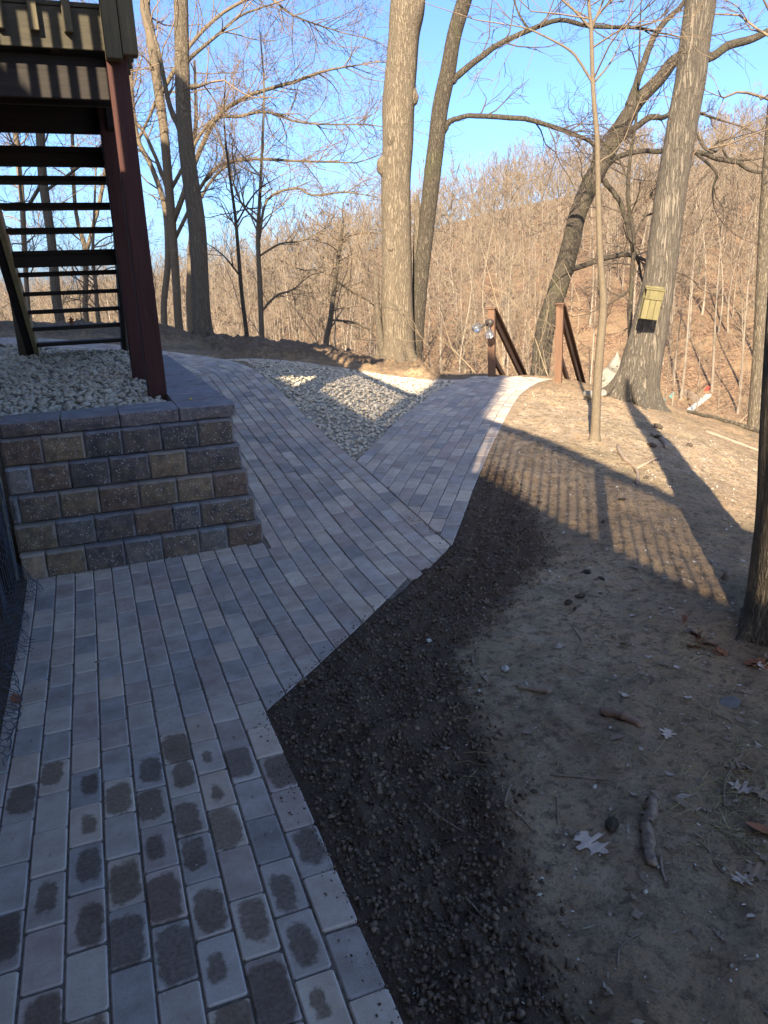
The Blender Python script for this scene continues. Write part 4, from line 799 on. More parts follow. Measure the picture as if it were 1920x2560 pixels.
# floodlight with two bulbs
fl = tag(empty('floodlight', (4.93, 9.22, .98)), 'outdoor floodlight with two clear bulbs on the railing post', 'lamp')
T_ = Tubes(); T_.add([(.05, .03, 0), (-.02, -.01, 0)], .05, 12, True); obj('base_plate', T_.me('base_plate', M['metal']), fl)
for dx, dy, dz in ((-.15, -.03, -.04), (-.05, -.1, -.1)):
    T_ = Tubes(); p = np.array((dx, dy, dz)); T_.add([(0, 0, 0), p * .45, p], [.012, .014, .03], 8, True); h_ = obj('lamp_holder', T_.me('lamp_holder', M['metal']), fl)
    T_ = Tubes(); dr = p / np.linalg.norm(p); s_ = np.linspace(0, 1, 9); T_.add([p + dr * (t * .12) for t in s_], .012 + .045 * np.sin(np.pi * np.clip(s_ * .85 + .12, 0, 1)) ** .7, 14, True); obj('bulb', T_.me('bulb', M['glass']), h_)
# ================================================================ TREES
def unit(v): return v / (np.linalg.norm(v) + 1e-9)
def grow(T_, p, d, L, r, lvl, g, up=.05, wander=.22, nch=(3, 6), kmin=3, ang=(.55, 1.0), rmin=.0028):
    n = 3 if lvl == 0 else (4 if L < 1.2 else 6); step = L / n; P = [p]; D = [d]
    for i in range(n):
        d = unit(d + g.normal(size=3) * wander + np.array((0, 0, up))); p = p + d * step; P.append(p); D.append(d)
    R_ = np.linspace(r, max(rmin * .7, r * .3), n + 1); T_.add(P, R_, kmin if r < .012 else (4 if r < .03 else 6))
    if lvl <= 0: return
    for c in range(int(g.integers(nch[0], nch[1] + 1))):
        t = g.uniform(.2, 1.) * n; i = min(n - 1, int(t)); pp = P[i] + (P[i + 1] - P[i]) * (t - i); dd = D[i + 1]
        ax = unit(np.cross(dd, g.normal(size=3))); a = g.uniform(*ang); nd = unit(dd * math.cos(a) + ax * math.sin(a))
        grow(T_, pp, nd, L * g.uniform(.32, .6), max(rmin, R_[i] * .55), lvl - 1, g, up, wander, nch, kmin, ang, rmin)

class _T(Tubes): pass
def stem_pts(P, n=5, base_ext=True):
    P = np.array(P, float)
    return spline(P, n)
def stem_tree(key, name, label, trunk_mat, twig_mat, sides=16, wob=.05, twigs=2.2, lvl=2, tl=(.7, 1.6), trunk_tw=0, tw_from=3.5, seed=0, group=None, n=5, up=.04, tr=.012, leafy=0):
    S = [np.array(s_, float) for s_ in STEMS[key]]; P = S[0]; bx, by = P[0, 0], P[0, 1]; bz = gz(bx, by)
    if P[0, 2] > bz - .05: ext = P[0].copy(); ext[2] = bz - .12; ext[3] *= 1.12; P = np.vstack([ext, P]) if P[0, 2] - bz > .25 else np.vstack([ext, P[0:]])
    root = tag(empty(name, (bx, by, bz)), label, 'tree', group); off = np.array((bx, by, bz))
    Q = stem_pts(P, n); g = np.random.default_rng(seed); T_ = Tubes(); jit = 0; T_.add(Q[:, :3] - off + jit, Q[:, 3], sides, True, wob, seed); tr_o = obj('trunk', T_.me('trunk', trunk_mat), root)
    C_ = Tubes(); lens = []
    for s_ in S[1:]:
        Qs = stem_pts(s_, 4); T_ = Tubes(); T_.add(Qs[:, :3] - off + g.normal(size=(len(Qs), 3)) * Qs[:, 3:4] * .08, Qs[:, 3], 9, True, .05, seed + 7); obj('limb', T_.me('limb', trunk_mat), root)
        seg = np.linalg.norm(np.diff(Qs[:, :3], axis=0), axis=1); L_ = seg.sum(); cum = np.concatenate([[0], np.cumsum(seg)])
        for c in range(int(L_ * twigs) + 2):
            t = L_ * (1 - g.random() ** 1.4 * .85); i = min(len(seg) - 1, int(np.searchsorted(cum, t)) - 1); f = (t - cum[i]) / seg[i]; p = Qs[i, :3] + f * (Qs[i + 1, :3] - Qs[i, :3]); d = unit(Qs[i + 1, :3] - Qs[i, :3]); rr = Qs[i, 3]
            ax = unit(np.cross(d, g.normal(size=3))); a = g.uniform(.5, 1.1); nd = unit(d * math.cos(a) + ax * math.sin(a))
            grow(C_, p - off, nd, g.uniform(*tl), min(tr, rr * .6), lvl, g, up)
        e = Qs[-1, :3] - off; d = unit(Qs[-1, :3] - Qs[-2, :3]); grow(C_, e, d, tl[1], max(.005, Qs[-1, 3]), lvl, g, up)
    if trunk_tw:
        zz = Q[:, 2] - bz; ok = np.where(zz > tw_from)[0]
        for c in range(trunk_tw):
            i = int(g.choice(ok)); p = Q[i, :3] - off; a = g.uniform(0, 6.28); nd = unit(np.array((math.cos(a), math.sin(a), g.uniform(.1, .9)))); grow(C_, p, nd, g.uniform(*tl) * 1.5, min(tr * 1.7, Q[i, 3] * .5), lvl + (1 if tr > .01 else 0), g, up)
    if not C_.empty(): obj('crown', C_.me('crown', twig_mat), root)
    return root, off, Q

big, off, Q = stem_tree('big', 'oak_tree', 'thick straight pale barked oak behind the stone triangle', M['barkbig'], M['twig'], 30, .035, trunk_tw=0, seed=2, n=7, lvl=2, tl=(1., 2.2))
# knots and the broken snags at its foot
for (px_, py_, pz_, s_) in ((4.62, 11.93, 3.62, .1), (4.5, 12.05, 3.25, .13), (4.66, 11.95, 2.05, .06), (4.98, 11.9, 4.2, .1)):
    vs_, F = ico_variants(1, 3, .3, (1, .9, 1.25), int(s_ * 999)); Qi = Q[np.argmin(abs(Q[:, 2] - pz_))]; c_ = Qi[:3].copy(); dv = np.array((px_, py_, 0)) - np.array((4.73, 12.03, 0)); dv = unit(dv); c_ += dv * (Qi[3] * 1.02 - s_ * .45); c_[2] = pz_
    obj('knot', fast_mesh('knot', vs_[0] * s_ + c_ - off, None, M['barkbig'], True, tri=F), big)
def snag(x, y, z0, z1, r, parent, off, seed):
    T_ = Tubes(); g = np.random.default_rng(seed); n_ = 9; t = np.linspace(0, 1, n_); P = np.stack([x + .04 * np.sin(t * 4 + seed), y + 0 * t, z0 + (z1 - z0) * t], 1); T_.add(P - off, r * (1 - .35 * t) * np.where(t > .9, .45, 1), 9, True, .22, seed); return obj('snag', T_.me('snag', M['barkgrey']), parent)
sec, off2, _ = stem_tree('second', 'oak_tree', 'slimmer oak leaning right beside the thick trunk, with two long bare limbs', M['barkdark'], M['twigdark'], 20, .05, 3.2, 2, (.5, 1.5), seed=4, n=6)
snag(5.17, 12.1, .1, 2.85, .07, sec, off2, 3)
snag(4.42, 11.98, .1, 1.75, .055, big, off, 8)
left_t, offl, Ql = stem_tree('left', 'oak_tree', 'dark shaded trunk rising from the soil bank left of the slender saplings', M['barkgrey'], M['twig'], 20, .05, 2.5, 2, (.5, 1.4), trunk_tw=12, tw_from=6, seed=6, n=6, leafy=1)
stem_tree('thin', 'maple_tree', 'slender pale curved trunk with limbs spreading right across the blue sky', M['barkslim'], M['twig'], 14, .04, 7, 2, (.6, 1.7), trunk_tw=9, tw_from=4.5, seed=8)
stem_tree('slim', 'sapling', 'thin dark sapling on the bank between the dark trunk and the paler sapling', M['barkdark'], M['twig'], 8, .03, 4, 2, (.4, 1.), trunk_tw=12, tw_from=2, seed=10, tr=.009)
stem_tree('slim2', 'sapling', 'thin grey brown sapling with wide twiggy side limbs below the thick oak', M['barkslim'], M['twig'], 8, .03, 7, 2, (.5, 1.3), trunk_tw=18, tw_from=2.5, seed=12, tr=.01)
stem_tree('lean', 'leaning_tree', 'dark crooked tree leaning right behind the stair railings', M['barkdark'], M['twigdark'], 20, .07, 3.0, 2, (.5, 1.5), seed=14, n=5)
stem_tree('sapling', 'sapling', 'smooth thin sapling growing from the bare soil in front of the stone statue', M['barkslim'], M['twig'], 12, .02, 3.0, 1, (.3, .8), seed=16, n=6, trunk_tw=8, tw_from=2.4, tr=.006)
stem_tree('stem', 'sapling', 'thin dark stem rising between the leaning tree and the bat house trunk', M['barkdark'], M['twigdark'], 8, .03, 3.5, 2, (.4, .9), seed=18, trunk_tw=20, tw_from=1.5, tr=.008)
boxt, offb, Qb = stem_tree('box', 'oak_tree', 'ridged grey oak leaning right that carries the wooden bat house', M['barkridge'], M['twig'], 28, .035, 2.2, 2, (.6, 1.5), seed=20, n=7)
stem_tree('far_right', 'oak_tree', 'pale grey trunk on the slope right of the white beam', M['barkgrey'], M['twig'], 16, .05, seed=22, trunk_tw=10, tw_from=4)
edge_t, offe, Qe = stem_tree('edge', 'oak_tree', 'broad rough oak trunk with russet leaves and a bent root at its foot', M['barkgrey'], M['twig'], 30, .04, seed=24, n=8)
stem_tree('stairs_a', 'oak_tree', 'thick pale trunk seen between the stair treads', M['barkgrey'], M['twig'], 14, .04, 5, 2, (.6, 1.6), trunk_tw=14, tw_from=3, seed=26)
stem_tree('stairs_b', 'maple_tree', 'forked slender tree seen through the lower stair treads', M['barkslim'], M['twig'], 10, .04, 4, 2, (.6, 1.6), trunk_tw=14, tw_from=3, seed=28)
stem_tree('stairs_c', 'maple_tree', 'slim pale trunk beside the inner stair stringer', M['barkslim'], M['twig'], 10, .04, 3, 2, (.6, 1.6), trunk_tw=24, tw_from=2.5, seed=30)
stem_tree('stairs_d', 'sapling', 'straight thin sapling seen between the forked tree and the tall deck post', M['barkslim'], M['twig'], 8, .04, 3, 2, (.6, 1.6), trunk_tw=18, tw_from=2.5, seed=31)
stem_tree('left_e', 'maple_tree', 'crooked slim pale tree between the deck post and the slender curved trunk', M['barkslim'], M['twig'], 10, .04, 5, 2, (.6, 1.8), trunk_tw=12, tw_from=3, seed=32)
stem_tree('left_f', 'maple_tree', 'pale trunk half hidden behind the dark shaded trunk', M['barkslim'], M['twig'], 10, .04, 5, 2, (.6, 1.8), trunk_tw=12, tw_from=3, seed=34)
stem_tree('dead', 'dead_tree', 'short dead tree with a broken tangled top left of the thick oak', M['barkgrey'], M['twig'], 9, .06, 5, 2, (.4, 1.1), trunk_tw=14, tw_from=1.5, seed=36, up=-.03)

# root flare
def roots(root, off, Q, mat, n=6, seed=0, reach=1.9, hgt=.34):
    g = np.random.default_rng(seed); i = int(np.argmin(abs(Q[:, 2] - off[2] - .25))); c_ = Q[i]; r = c_[3]; b0 = np.array((Q[1, 0], Q[1, 1]))
    for k in range(n):
        a = 6.28 * k / n + g.normal() * .25; d = np.array((math.cos(a), math.sin(a))); L_ = r * reach * g.uniform(.8, 1.25); P = []
        for t in np.linspace(0, 1, 6): x, y = b0 + d * (r * .55 + (L_ - r * .55) * t) + np.array((-d[1], d[0])) * .12 * r * math.sin(t * 3 + k); P.append((x, y, zm(x, y) + hgt * r * 3 * (1 - t) ** 2.2 - .03 * t))
        T_ = Tubes(); T_.add(np.array(P) - off, r * np.linspace(.42, .1, 6), 8, True, .12, seed + k); obj('root', T_.me('root', mat), root)
roots(big, off, Q, M['barkbig'], 7, 1); roots(boxt, offb, Qb, M['barkridge'], 6, 2); roots(left_t, offl, Ql, M['barkgrey'], 6, 3); roots(edge_t, offe, Qe, M['barkgrey'], 6, 4, 1.7)

# ---- woods across the ravine: one mesh per kind, copied
def wood_tree(seed, H_, r, lo, nb, sub, tw, up=.06, k=3, split=False, rt=.011):
    g = np.random.default_rng(seed); T1 = Tubes(); T2 = Tubes(); n_ = 9; t = np.linspace(0, 1, n_); lean = g.normal(size=2) * .05 * H_; wv = g.normal(size=2) * .25
    P = np.stack([lean[0] * t ** 2 + wv[0] * np.sin(t * 5), lean[1] * t ** 2 + wv[1] * np.sin(t * 4 + 1), H_ * t - .4], 1); R_ = r * (1 - .86 * t ** 1.1); R_[0] *= 1.25; T1.add(P, R_, 6)
    for b in range(nb):
        f = lo + (1 - lo) * (b + g.random()) / nb; i = min(n_ - 2, int(f * (n_ - 1))); q = f * (n_ - 1) - i; p = P[i] + (P[i + 1] - P[i]) * q; a = b * 2.4 + g.normal() * .4; el = g.uniform(.25, .9) + .35 * f; d = unit(np.array((math.cos(a) * math.cos(el), math.sin(a) * math.cos(el), math.sin(el)))); L_ = H_ * (.30 - .17 * f) * g.uniform(.7, 1.3)
        n2 = 5; PP = [p]; dd = d
        for s_ in range(n2): dd = unit(dd + g.normal(size=3) * .16 + np.array((0, 0, up))); PP.append(PP[-1] + dd * L_ / n2)
        rb = max(rt * 1.6, R_[i] * .42); T2.add(PP, np.linspace(rb, rt, n2 + 1), 4)
        for s_ in range(sub):
            j = int(g.integers(1, n2 + 1)); grow(T2, PP[j], unit(dd * .6 + g.normal(size=3) * .65), L_ * g.uniform(.3, .6), rt, tw, g, up, .2, (2, 4), k, (.4, .9), rt * .55)
    return T1, T2
VAR = []
for i in range(7):
    T1, T2 = wood_tree(100 + i, [11, 13, 12, 14, 10, 12.5, 9][i], [.1, .12, .09, .13, .075, .11, .07][i], [.38, .45, .3, .5, .25, .42, .2][i], [15, 16, 17, 15, 15, 18, 14][i], 5, 2)
    VAR.append((T1.me('trunk', M['fartrunk']), T2.me('crown', M['fartwig'])))
VARS = []
for i in range(8):
    T1, T2 = wood_tree(200 + i, [11, 13, 12, 14, 10, 12.5, 9, 12][i], [.095, .11, .09, .12, .075, .105, .07, .09][i], [.35, .42, .3, .46, .25, .4, .2, .36][i], 16, 5, 1, rt=.02)
    T1.flush(); T2.flush(); n1, n2 = sum(len(q) for q in T1.Q), sum(len(q) for q in T2.Q); V1, V2 = np.concatenate(T1.V), np.concatenate(T2.V)
    VARS.append(fast_mesh('bare_tree', np.concatenate([V1, V2]), np.concatenate([np.concatenate(T1.Q), np.concatenate(T2.Q) + len(V1)]), [M['fartrunk'], M['fartwig']], True, idx=np.concatenate([np.zeros(n1), np.ones(n2)]).astype(np.int32)))
def w_from_cam(xc, yc): return C20 * xc + S20 * yc, -S20 * xc + C20 * yc
g = np.random.default_rng(77); pts = []
tries = 0
while len(pts) < 1750 and tries < 30000:
    tries += 1
    yc = 20 + 178 * g.random() ** .8; xc = g.uniform(-.68, .72) * yc
    x, y = w_from_cam(xc, yc); d = float(poly_signed(BROW, np.array([x]), np.array([y]))[0])
    if d < 4: continue
    if yc < 60 and g.random() < (.9 if yc < 40 else .5): continue
    if any((x - a_) ** 2 + (y - b_) ** 2 < 6 for a_, b_, _ in pts[-90:]): continue
    pts.append((x, y, yc))
pts.sort(key=lambda q: q[2]); PX = np.array([q[0] for q in pts]); PY = np.array([q[1] for q in pts]); PZ = hground(PX, PY)
FARV = []; FARQ = []; FARI = []; nb = 0
LOW = []
def simple_tree(seed, H_, r):
    """light version for the ridge: trunk, limbs and straight twigs"""
    g_ = np.random.default_rng(seed); T1 = Tubes(); T2 = Tubes(); t = np.linspace(0, 1, 5); lean = g_.normal(size=2) * .05 * H_
    P = np.stack([lean[0] * t ** 2, lean[1] * t ** 2, H_ * t - .4], 1); T1.add(P, r * (1 - .85 * t), 3)
    for b in range(12):
        f = .25 + .75 * (b + g_.random()) / 12; p = np.array([np.interp(f, t, P[:, k_]) for k_ in range(3)]); a = b * 2.4 + g_.normal() * .4; el = g_.uniform(.3, .9) + .3 * f; d = unit(np.array((math.cos(a) * math.cos(el), math.sin(a) * math.cos(el), math.sin(el)))); L_ = H_ * (.34 - .19 * f) * g_.uniform(.7, 1.3)
        m_ = p + d * L_ * .5; e = m_ + unit(d + g_.normal(size=3) * .25 + np.array((0, 0, .25))) * L_ * .5; T2.add([p, m_, e], [.06, .04, .024], 3)
        for s_ in range(6): u_ = g_.uniform(.25, 1); q = p + (m_ - p) * u_ * 2 if u_ < .5 else m_ + (e - m_) * (u_ * 2 - 1); T2.add([q, q + unit(d * .7 + g_.normal(size=3) * .6 + np.array((0, 0, .3))) * g_.uniform(.7, 1.9)], [.03, .018], 3)
    T1.flush(); T2.flush(); V1, V2 = np.concatenate(T1.V), np.concatenate(T2.V); return np.concatenate([V1, V2]), np.concatenate([np.concatenate(T1.Q), np.concatenate(T2.Q) + len(V1)]), np.concatenate([np.zeros(sum(len(q) for q in T1.Q)), np.ones(sum(len(q) for q in T2.Q))])
LOW = [simple_tree(300 + i, [11, 13, 12, 14, 10, 12, 13, 11.5][i], [.11, .12, .1, .13, .09, .11, .1, .11][i]) for i in range(8)]
for i, (x, y, yc) in enumerate(pts):
    s_ = g.uniform(.62, .98) * (1 if yc > 60 else .5 + .5 * max(0, yc - 20) / 40); rz = g.uniform(0, 6.28)
    if i < 70:
        r_ = empty('bare_tree', (x, y, PZ[i]), rz); r_.scale = (s_,) * 3; v = VAR[int(g.integers(7))]; obj('trunk', v[0], r_); obj('crown', v[1], r_)
        tag(r_, 'bare leafless tree among many on the leaf covered ravine side', 'tree', 'bare trees in the ravine')
    elif i < 300:
        o = obj('bare_tree', VARS[int(g.integers(8))], None, (x, y, PZ[i]), (0, 0, rz)); o.scale = (s_,) * 3; tag(o, 'bare leafless tree in the wooded hillside across the ravine', 'tree', 'bare trees on the far hillside')
    else:
        V, Q_, I_ = LOW[int(g.integers(8))]; c_, k_ = math.cos(rz) * s_, math.sin(rz) * s_; FARV.append(np.stack([V[:, 0] * c_ - V[:, 1] * k_ + x, V[:, 0] * k_ + V[:, 1] * c_ + y, V[:, 2] * s_ + PZ[i]], 1)); FARQ.append(Q_ + nb); FARI.append(I_); nb += len(V)
me = fast_mesh('far_woods', np.concatenate(FARV), np.concatenate(FARQ), [M['fartrunk'], M['fartwig']], True, idx=np.concatenate(FARI).astype(np.int32)); tag(obj('far_woods', me), 'mass of bare tan woods covering the ridge', 'woods', kind='stuff')
# underbrush on the slope
T_ = Tubes(); g = np.random.default_rng(5); cnt = 0
while cnt < 330:
    yc = 12.5 + 32 * g.random() ** 1.3; xc = g.uniform(-.58, .6) * yc; x, y = w_from_cam(xc, yc); d = float(poly_signed(BROW, np.array([x]), np.array([y]))[0])
    if d < .8: continue
    z = gz(x, y) - .05; cnt += 1
    for s_ in range(int(g.integers(1, 4))): grow(T_, np.array((x + g.normal() * .1, y + g.normal() * .1, z)), unit(np.array((g.normal() * .45, g.normal() * .45, 1.))), g.uniform(.9, 3.6), g.uniform(.006, .016), 2, g, .02, .2, (2, 4), 3, (.4, 1.0), .0035)
me = T_.me('underbrush', M['twigpale']); tag(obj('underbrush', me), 'tangle of thin tan bare brush on the ravine slope', 'brush', kind='stuff')
# ================================================================ BAT HOUSE, STATUE, DEBRIS
bat = tag(empty('bat_house', (5.94, 7.33, 1.03)), 'yellow green wooden bat house fixed to the ridged leaning trunk', 'bat house'); bat.rotation_euler = (rad(4), rad(9), rad(-30)); bat.scale = (.82,) * 3
def bpiece(nm, a, b, m_): return box(nm, a, b, m_, bat, .003)
bpiece('back_board', (-.125, .05, -.02), (.125, .075, .43), M['bat'])
for k in range(3): x = -.115 + k * .0775; bpiece('front_board', (x, -.075, .0), (x + .074, -.052, .275), M['bat'])
bpiece('side_board', (-.117, -.05, 0), (-.095, .05, .275), M['bat']); bpiece('side_board', (.095, -.05, 0), (.117, .05, .275), M['bat']); bpiece('entrance_baffle', (-.093, -.012, .012), (.093, .012, .26), M['dark_x'])
bpiece('upper_board', (-.118, -.088, .262), (.118, -.066, .385), M['bat']); o = bpiece('roof', (-.13, -.1, .386), (.13, .08, .408), M['bat'])
# hunched garden statue
def blob(parts, name, mat, parent, voxel=.012, smooth=2):
    bm = bmesh.new()
    for (c, r, sc_) in parts: bmesh.ops.create_icosphere(bm, subdivisions=3, radius=1, matrix=Matrix.Translation(c) @ Matrix.Diagonal((r * sc_[0], r * sc_[1], r * sc_[2], 1)))
    me_ = bpy.data.meshes.new(name); bm.to_mesh(me_); bm.free(); t = bpy.data.objects.new(name + '_tmp', me_); COL.objects.link(t)
    md = t.modifiers.new('r', 'REMESH'); md.mode = 'VOXEL'; md.voxel_size = voxel; md = t.modifiers.new('s', 'SMOOTH'); md.iterations = smooth; md.factor = .5
    dg = bpy.context.evaluated_depsgraph_get(); m2 = bpy.data.meshes.new_from_object(t.evaluated_get(dg)); bpy.data.objects.remove(t); m2.name = name; m2.materials.clear(); m2.materials.append(mat)
    m2.polygons.foreach_set('use_smooth', [True] * len(m2.polygons)); return obj(name, m2, parent)
sx, sy = 6.0, 8.05; sz = zm(sx, sy)
st = tag(empty('stone_statue', (sx, sy, sz), rad(-38)), 'grey cast stone hunched figure with a pointed hood beside the leaning oak', 'statue'); U = (1, 1, 1)
body = [((0, 0, .05), .17, (1.15, .9, .35)), ((0, .02, .14), .15, (1.1, .85, .9)), ((.02, .02, .24), .12, (1.15, .85, .8)), ((.05, -.02, .33), .085, U), ((.06, 0, .39), .06, (1, 1, 1)), ((.065, .01, .44), .032, (1, 1, 1.5)), ((.07, .015, .49), .014, (1, 1, 2.2)),
        ((-.12, -.06, .1), .075, (1, 1.1, 1.2)), ((.12, -.08, .1), .075, (1, 1.1, 1.2)), ((-.13, -.11, .05), .06, (1, 1.3, .8)), ((.13, -.12, .05), .06, (1, 1.3, .8)), ((-.14, .0, .23), .05, (.8, .9, 1.3)), ((.15, -.03, .22), .05, (.8, .9, 1.3)), ((-.1, -.1, .19), .04, (1.2, 1, .8)), ((.1, -.12, .19), .04, (1.2, 1, .8)), ((.03, -.1, .33), .022, U), ((-.16, -.12, .12), .05, (1.1, .8, .7))]
blob(body, 'figure', M['stone'], st)
for x, z in ((.03, .345), (.075, .345)): obj('eye', fast_mesh('eye', ico_variants(1, 2, .1, U)[0][0] * .009 + np.array((x, -.103, z)), None, M['metal'], True, tri=ico_variants(1, 2, .1, U)[1]), st)
# rock under the statue
def clod(x, y, r, label, cat, mat, nm, group=None, seed=0, sq=(1, .85, .7), sink=.35):
    vs_, F = ico_variants(1, 3, .75, sq, seed); o = obj(nm, fast_mesh(nm, vs_[0] * r, None, mat, True, tri=F), None, (x, y, zm(x, y) + r * (.6 - sink)), (0, 0, seed)); return tag(o, label, cat, group)
clod(5.62, 7.75, .1, 'rounded earth coloured rock in front of the stone statue', 'rock', M['stone'], 'rock', seed=3); clod(5.2, 7.35, .12, 'half buried tan rock in the lit soil before the statue', 'rock', M['drycl1'] if 'drycl1' in M else M['stone'], 'rock', seed=5)
CL = [(2.34, 3.27, .028), (2.36, 3.17, .022), (2.14, 3.04, .031), (2.0, 2.88, .02), (2.02, 2.96, .026), (2.25, 3.02, .012), (1.24, 1.56, .034), (2.9, 3.9, .026), (3.2, 4.1, .034), (3.7, 4.5, .03), (4.5, 5.4, .05), (4.8, 5.7, .055), (5.0, 5.5, .045), (5.3, 6.3, .06)]
for i, (x, y, r) in enumerate(CL): clod(x, y, r, 'dark round earth clod lying on the bare trodden soil', 'clod', M['clodone'], 'earth_clod', 'earth clods on the bare yard', seed=20 + i, sink=.3, sq=(1, .8, .55))
for i, (x, y, r, lb) in enumerate([(1.25, 2.91, .017, 'small white pebble on the dark topsoil'), (1.42, 2.52, .02, 'smooth pale pebble where topsoil meets the dry soil'), (2.0, 4.85, .02, 'white stone at the edge of the branch path soil'), (2.95, 2.9, .03, 'sawn stub of pale wood beside the rough oak trunk')]): clod(x, y, r, lb, 'stone' if i < 3 else 'stump', M['chips1'] if 'chips1' in M else M['white'] if i < 3 else M['drift'], 'pebble' if i < 3 else 'wood_stub', seed=60 + i, sink=.1, sq=(1, .8, .7) if i < 3 else (1, .9, 1.8))
# crumbs of new topsoil and pebbles on the dry ground
g = np.random.default_rng(31)
def scatter(n, f, lo, hi, pw, mat, nm, label, cat, sub=1, seed=1, xs=(.3, 3.2), ys=(.9, 5.3), amp=.45, sq=(1, .85, .72), sink=.3, near=0.):
    x = g.uniform(*xs, n); y = ys[0] + (ys[1] - ys[0]) * g.random(n) ** (1 + near); ok = (g.random(n) < f(x, y)) & ~in_main(x, y, -.012) & ~in_branch(x, y, -.012) & ~in_tri(x, y, -.05); x, y = x[ok], y[ok]; size = lo + (hi - lo) * g.random(len(x)) ** pw; z = zmesh(x, y) + .003 * g.normal(size=len(x)) - .001
    tag(stones(nm, np.stack([x, y, z], 1), size, mat, sub=sub, amp=amp, seed=seed, squash=sq, sink=sink), label, cat, kind='stuff')
scatter(90000, lambda x, y: soil_mask(x, y), .0035, .016, 2.6, M['clod'], 'soil_crumbs', 'dark loose crumbs of new topsoil beside the pavers', 'soil', 1, 41, near=.6, amp=.75)
scatter(5000, lambda x, y: soil_mask(x, y) * (.4 + .6 * (xr(y) + .25 > x)), .006, .016, 2.6, M['clod'], 'soil_lumps', 'larger dark soil lumps along the paver edge', 'soil', 2, 43, near=.6, amp=.8)
scatter(9000, lambda x, y: 1 - soil_mask(x, y), .002, .013, 5, M['drycl'], 'pebbles', 'small brown and grey pebbles pressed into the dry yard', 'pebbles', 1, 45, xs=(.6, 6), ys=(.9, 8))
scatter(1500, lambda x, y: .35 + .65 * (1 - soil_mask(x, y)), .0025, .009, 2.5, M['chips'], 'stone_chips', 'white chips and seed husks strewn over the soil', 'chips', 1, 47, xs=(.45, 4), ys=(.9, 5.5), sq=(1, .45, .3), near=.5)
n = 700; y = g.uniform(1.0, 4.6, n); x = xr(y) - .003 - .07 * g.random(n) ** 2.2; tag(stones('spilled_soil', np.stack([x, y, hpath(x, y) + .001], 1), .0015 + .006 * g.random(n) ** 2.5, M['clod'], sub=1, seed=15, amp=.7), 'crumbs of topsoil spilled over the cut paver edge', 'soil', kind='stuff')
x = g.uniform(-.45, 1.6, 150); y = g.uniform(1.0, 4.3, 150); ok = in_main(x, y, .03); tag(stones('seed_husks', np.stack([x, y, hpath(x, y)], 1)[ok], g.uniform(.0025, .005, 150)[ok], M['chips'], sub=1, seed=5, squash=(1, .4, .3)), 'tiny white seed husks dropped on the pavers', 'husks', kind='stuff')
# matted scraps of leaf and straw trodden into the yard
n = 5200; x = g.uniform(.7, 5, n); y = .9 + 5 * g.random(n) ** 1.5; ok = (g.random(n) < .03 + (1 - soil_mask(x, y)) * (.25 + .75 * sstep(x - .35 * y, .5, 1.3))) & ~in_branch(x, y, -.02) & ~in_main(x, y, -.02); x, y = x[ok], y[ok]; n = len(x); a_ = g.uniform(0, 6.28, n); L_ = .004 + .018 * g.random(n) ** 2.5; W_ = L_ * g.uniform(.12, .7, n); zz = zmesh(x, y) + .0025
V = np.stack([np.stack([x + L_ * np.cos(a_) * u - W_ * np.sin(a_) * v, y + L_ * np.sin(a_) * u + W_ * np.cos(a_) * v, zz + np.abs(u) * L_ * g.uniform(0, .5, n) + g.normal(size=n) * .001], 1) for u, v in ((-1, -.3), (.2, -1), (1, .2), (-.1, 1))], 1).reshape(-1, 3)
me = fast_mesh('leaf_scraps', V, np.arange(4 * n).reshape(-1, 4), M['scrap'], True); fattr(me, 'tint', np.repeat(g.random(n), 4)); tag(obj('leaf_scraps', me), 'small scraps of dead leaf and straw trodden into the yard', 'litter', kind='stuff')
# ---- leaves
OAK = [(0, -.5), (.04, -.42), (.12, -.46), (.3, -.36), (.16, -.26), (.2, -.18), (.46, -.16), (.5, .0), (.28, -.02), (.2, .06), (.26, .2), (.42, .3), (.2, .28), (.12, .34), (.1, .46), (0, .56)]
def leaf_mesh(seed, lobed=True, curl=.25):
    g_ = np.random.default_rng(seed); h = OAK if lobed else [(0, -.5), (.12, -.38), (.24, -.15), (.27, .05), (.2, .28), (.08, .45), (0, .55)]
    right = [(x, y) for x, y in h]; left = [(-x * g_.uniform(.85, 1.1), y + g_.normal() * .01) for x, y in h[1:-1]]; V = []; F = []
    n_ = len(h); a1, a2 = g_.uniform(-1, 1, 2)
    def zc(x, y): return curl * (abs(x) ** 1.4 * (1.2 + a1) + y * y * (.5 + .6 * a2) + .12 * math.sin(9 * y + seed) * abs(x)) + .015
    mid = [(0, y) for x, y in h]
    for x, y in h: V.append((x, y, zc(x, y)))
    for x, y in mid: V.append((0, y, zc(0, y) - .0))
    lf = [(0, h[0][1])] + left + [(0, h[-1][1])]
    for x, y in lf: V.append((x, y, zc(x, y)))
    for i in range(n_ - 1): F += [(n_ + i, i, i + 1, n_ + i + 1), (2 * n_ + i, n_ + i, n_ + i + 1, 2 * n_ + i + 1)]
    me_ = mesh('leaf', V, F, M['deadleaf'], True); return me_
LM = {}
for nm_, mt in (('d', 'deadleaf'), ('p', 'paleleaf'), ('r', 'redleaf')):
    for i in range(4):
        for lob in (0, 1): q = leaf_mesh(i * 3 + lob, bool(lob), .3); q.materials.clear(); q.materials.append(M[mt]); LM[(nm_, lob, i)] = q
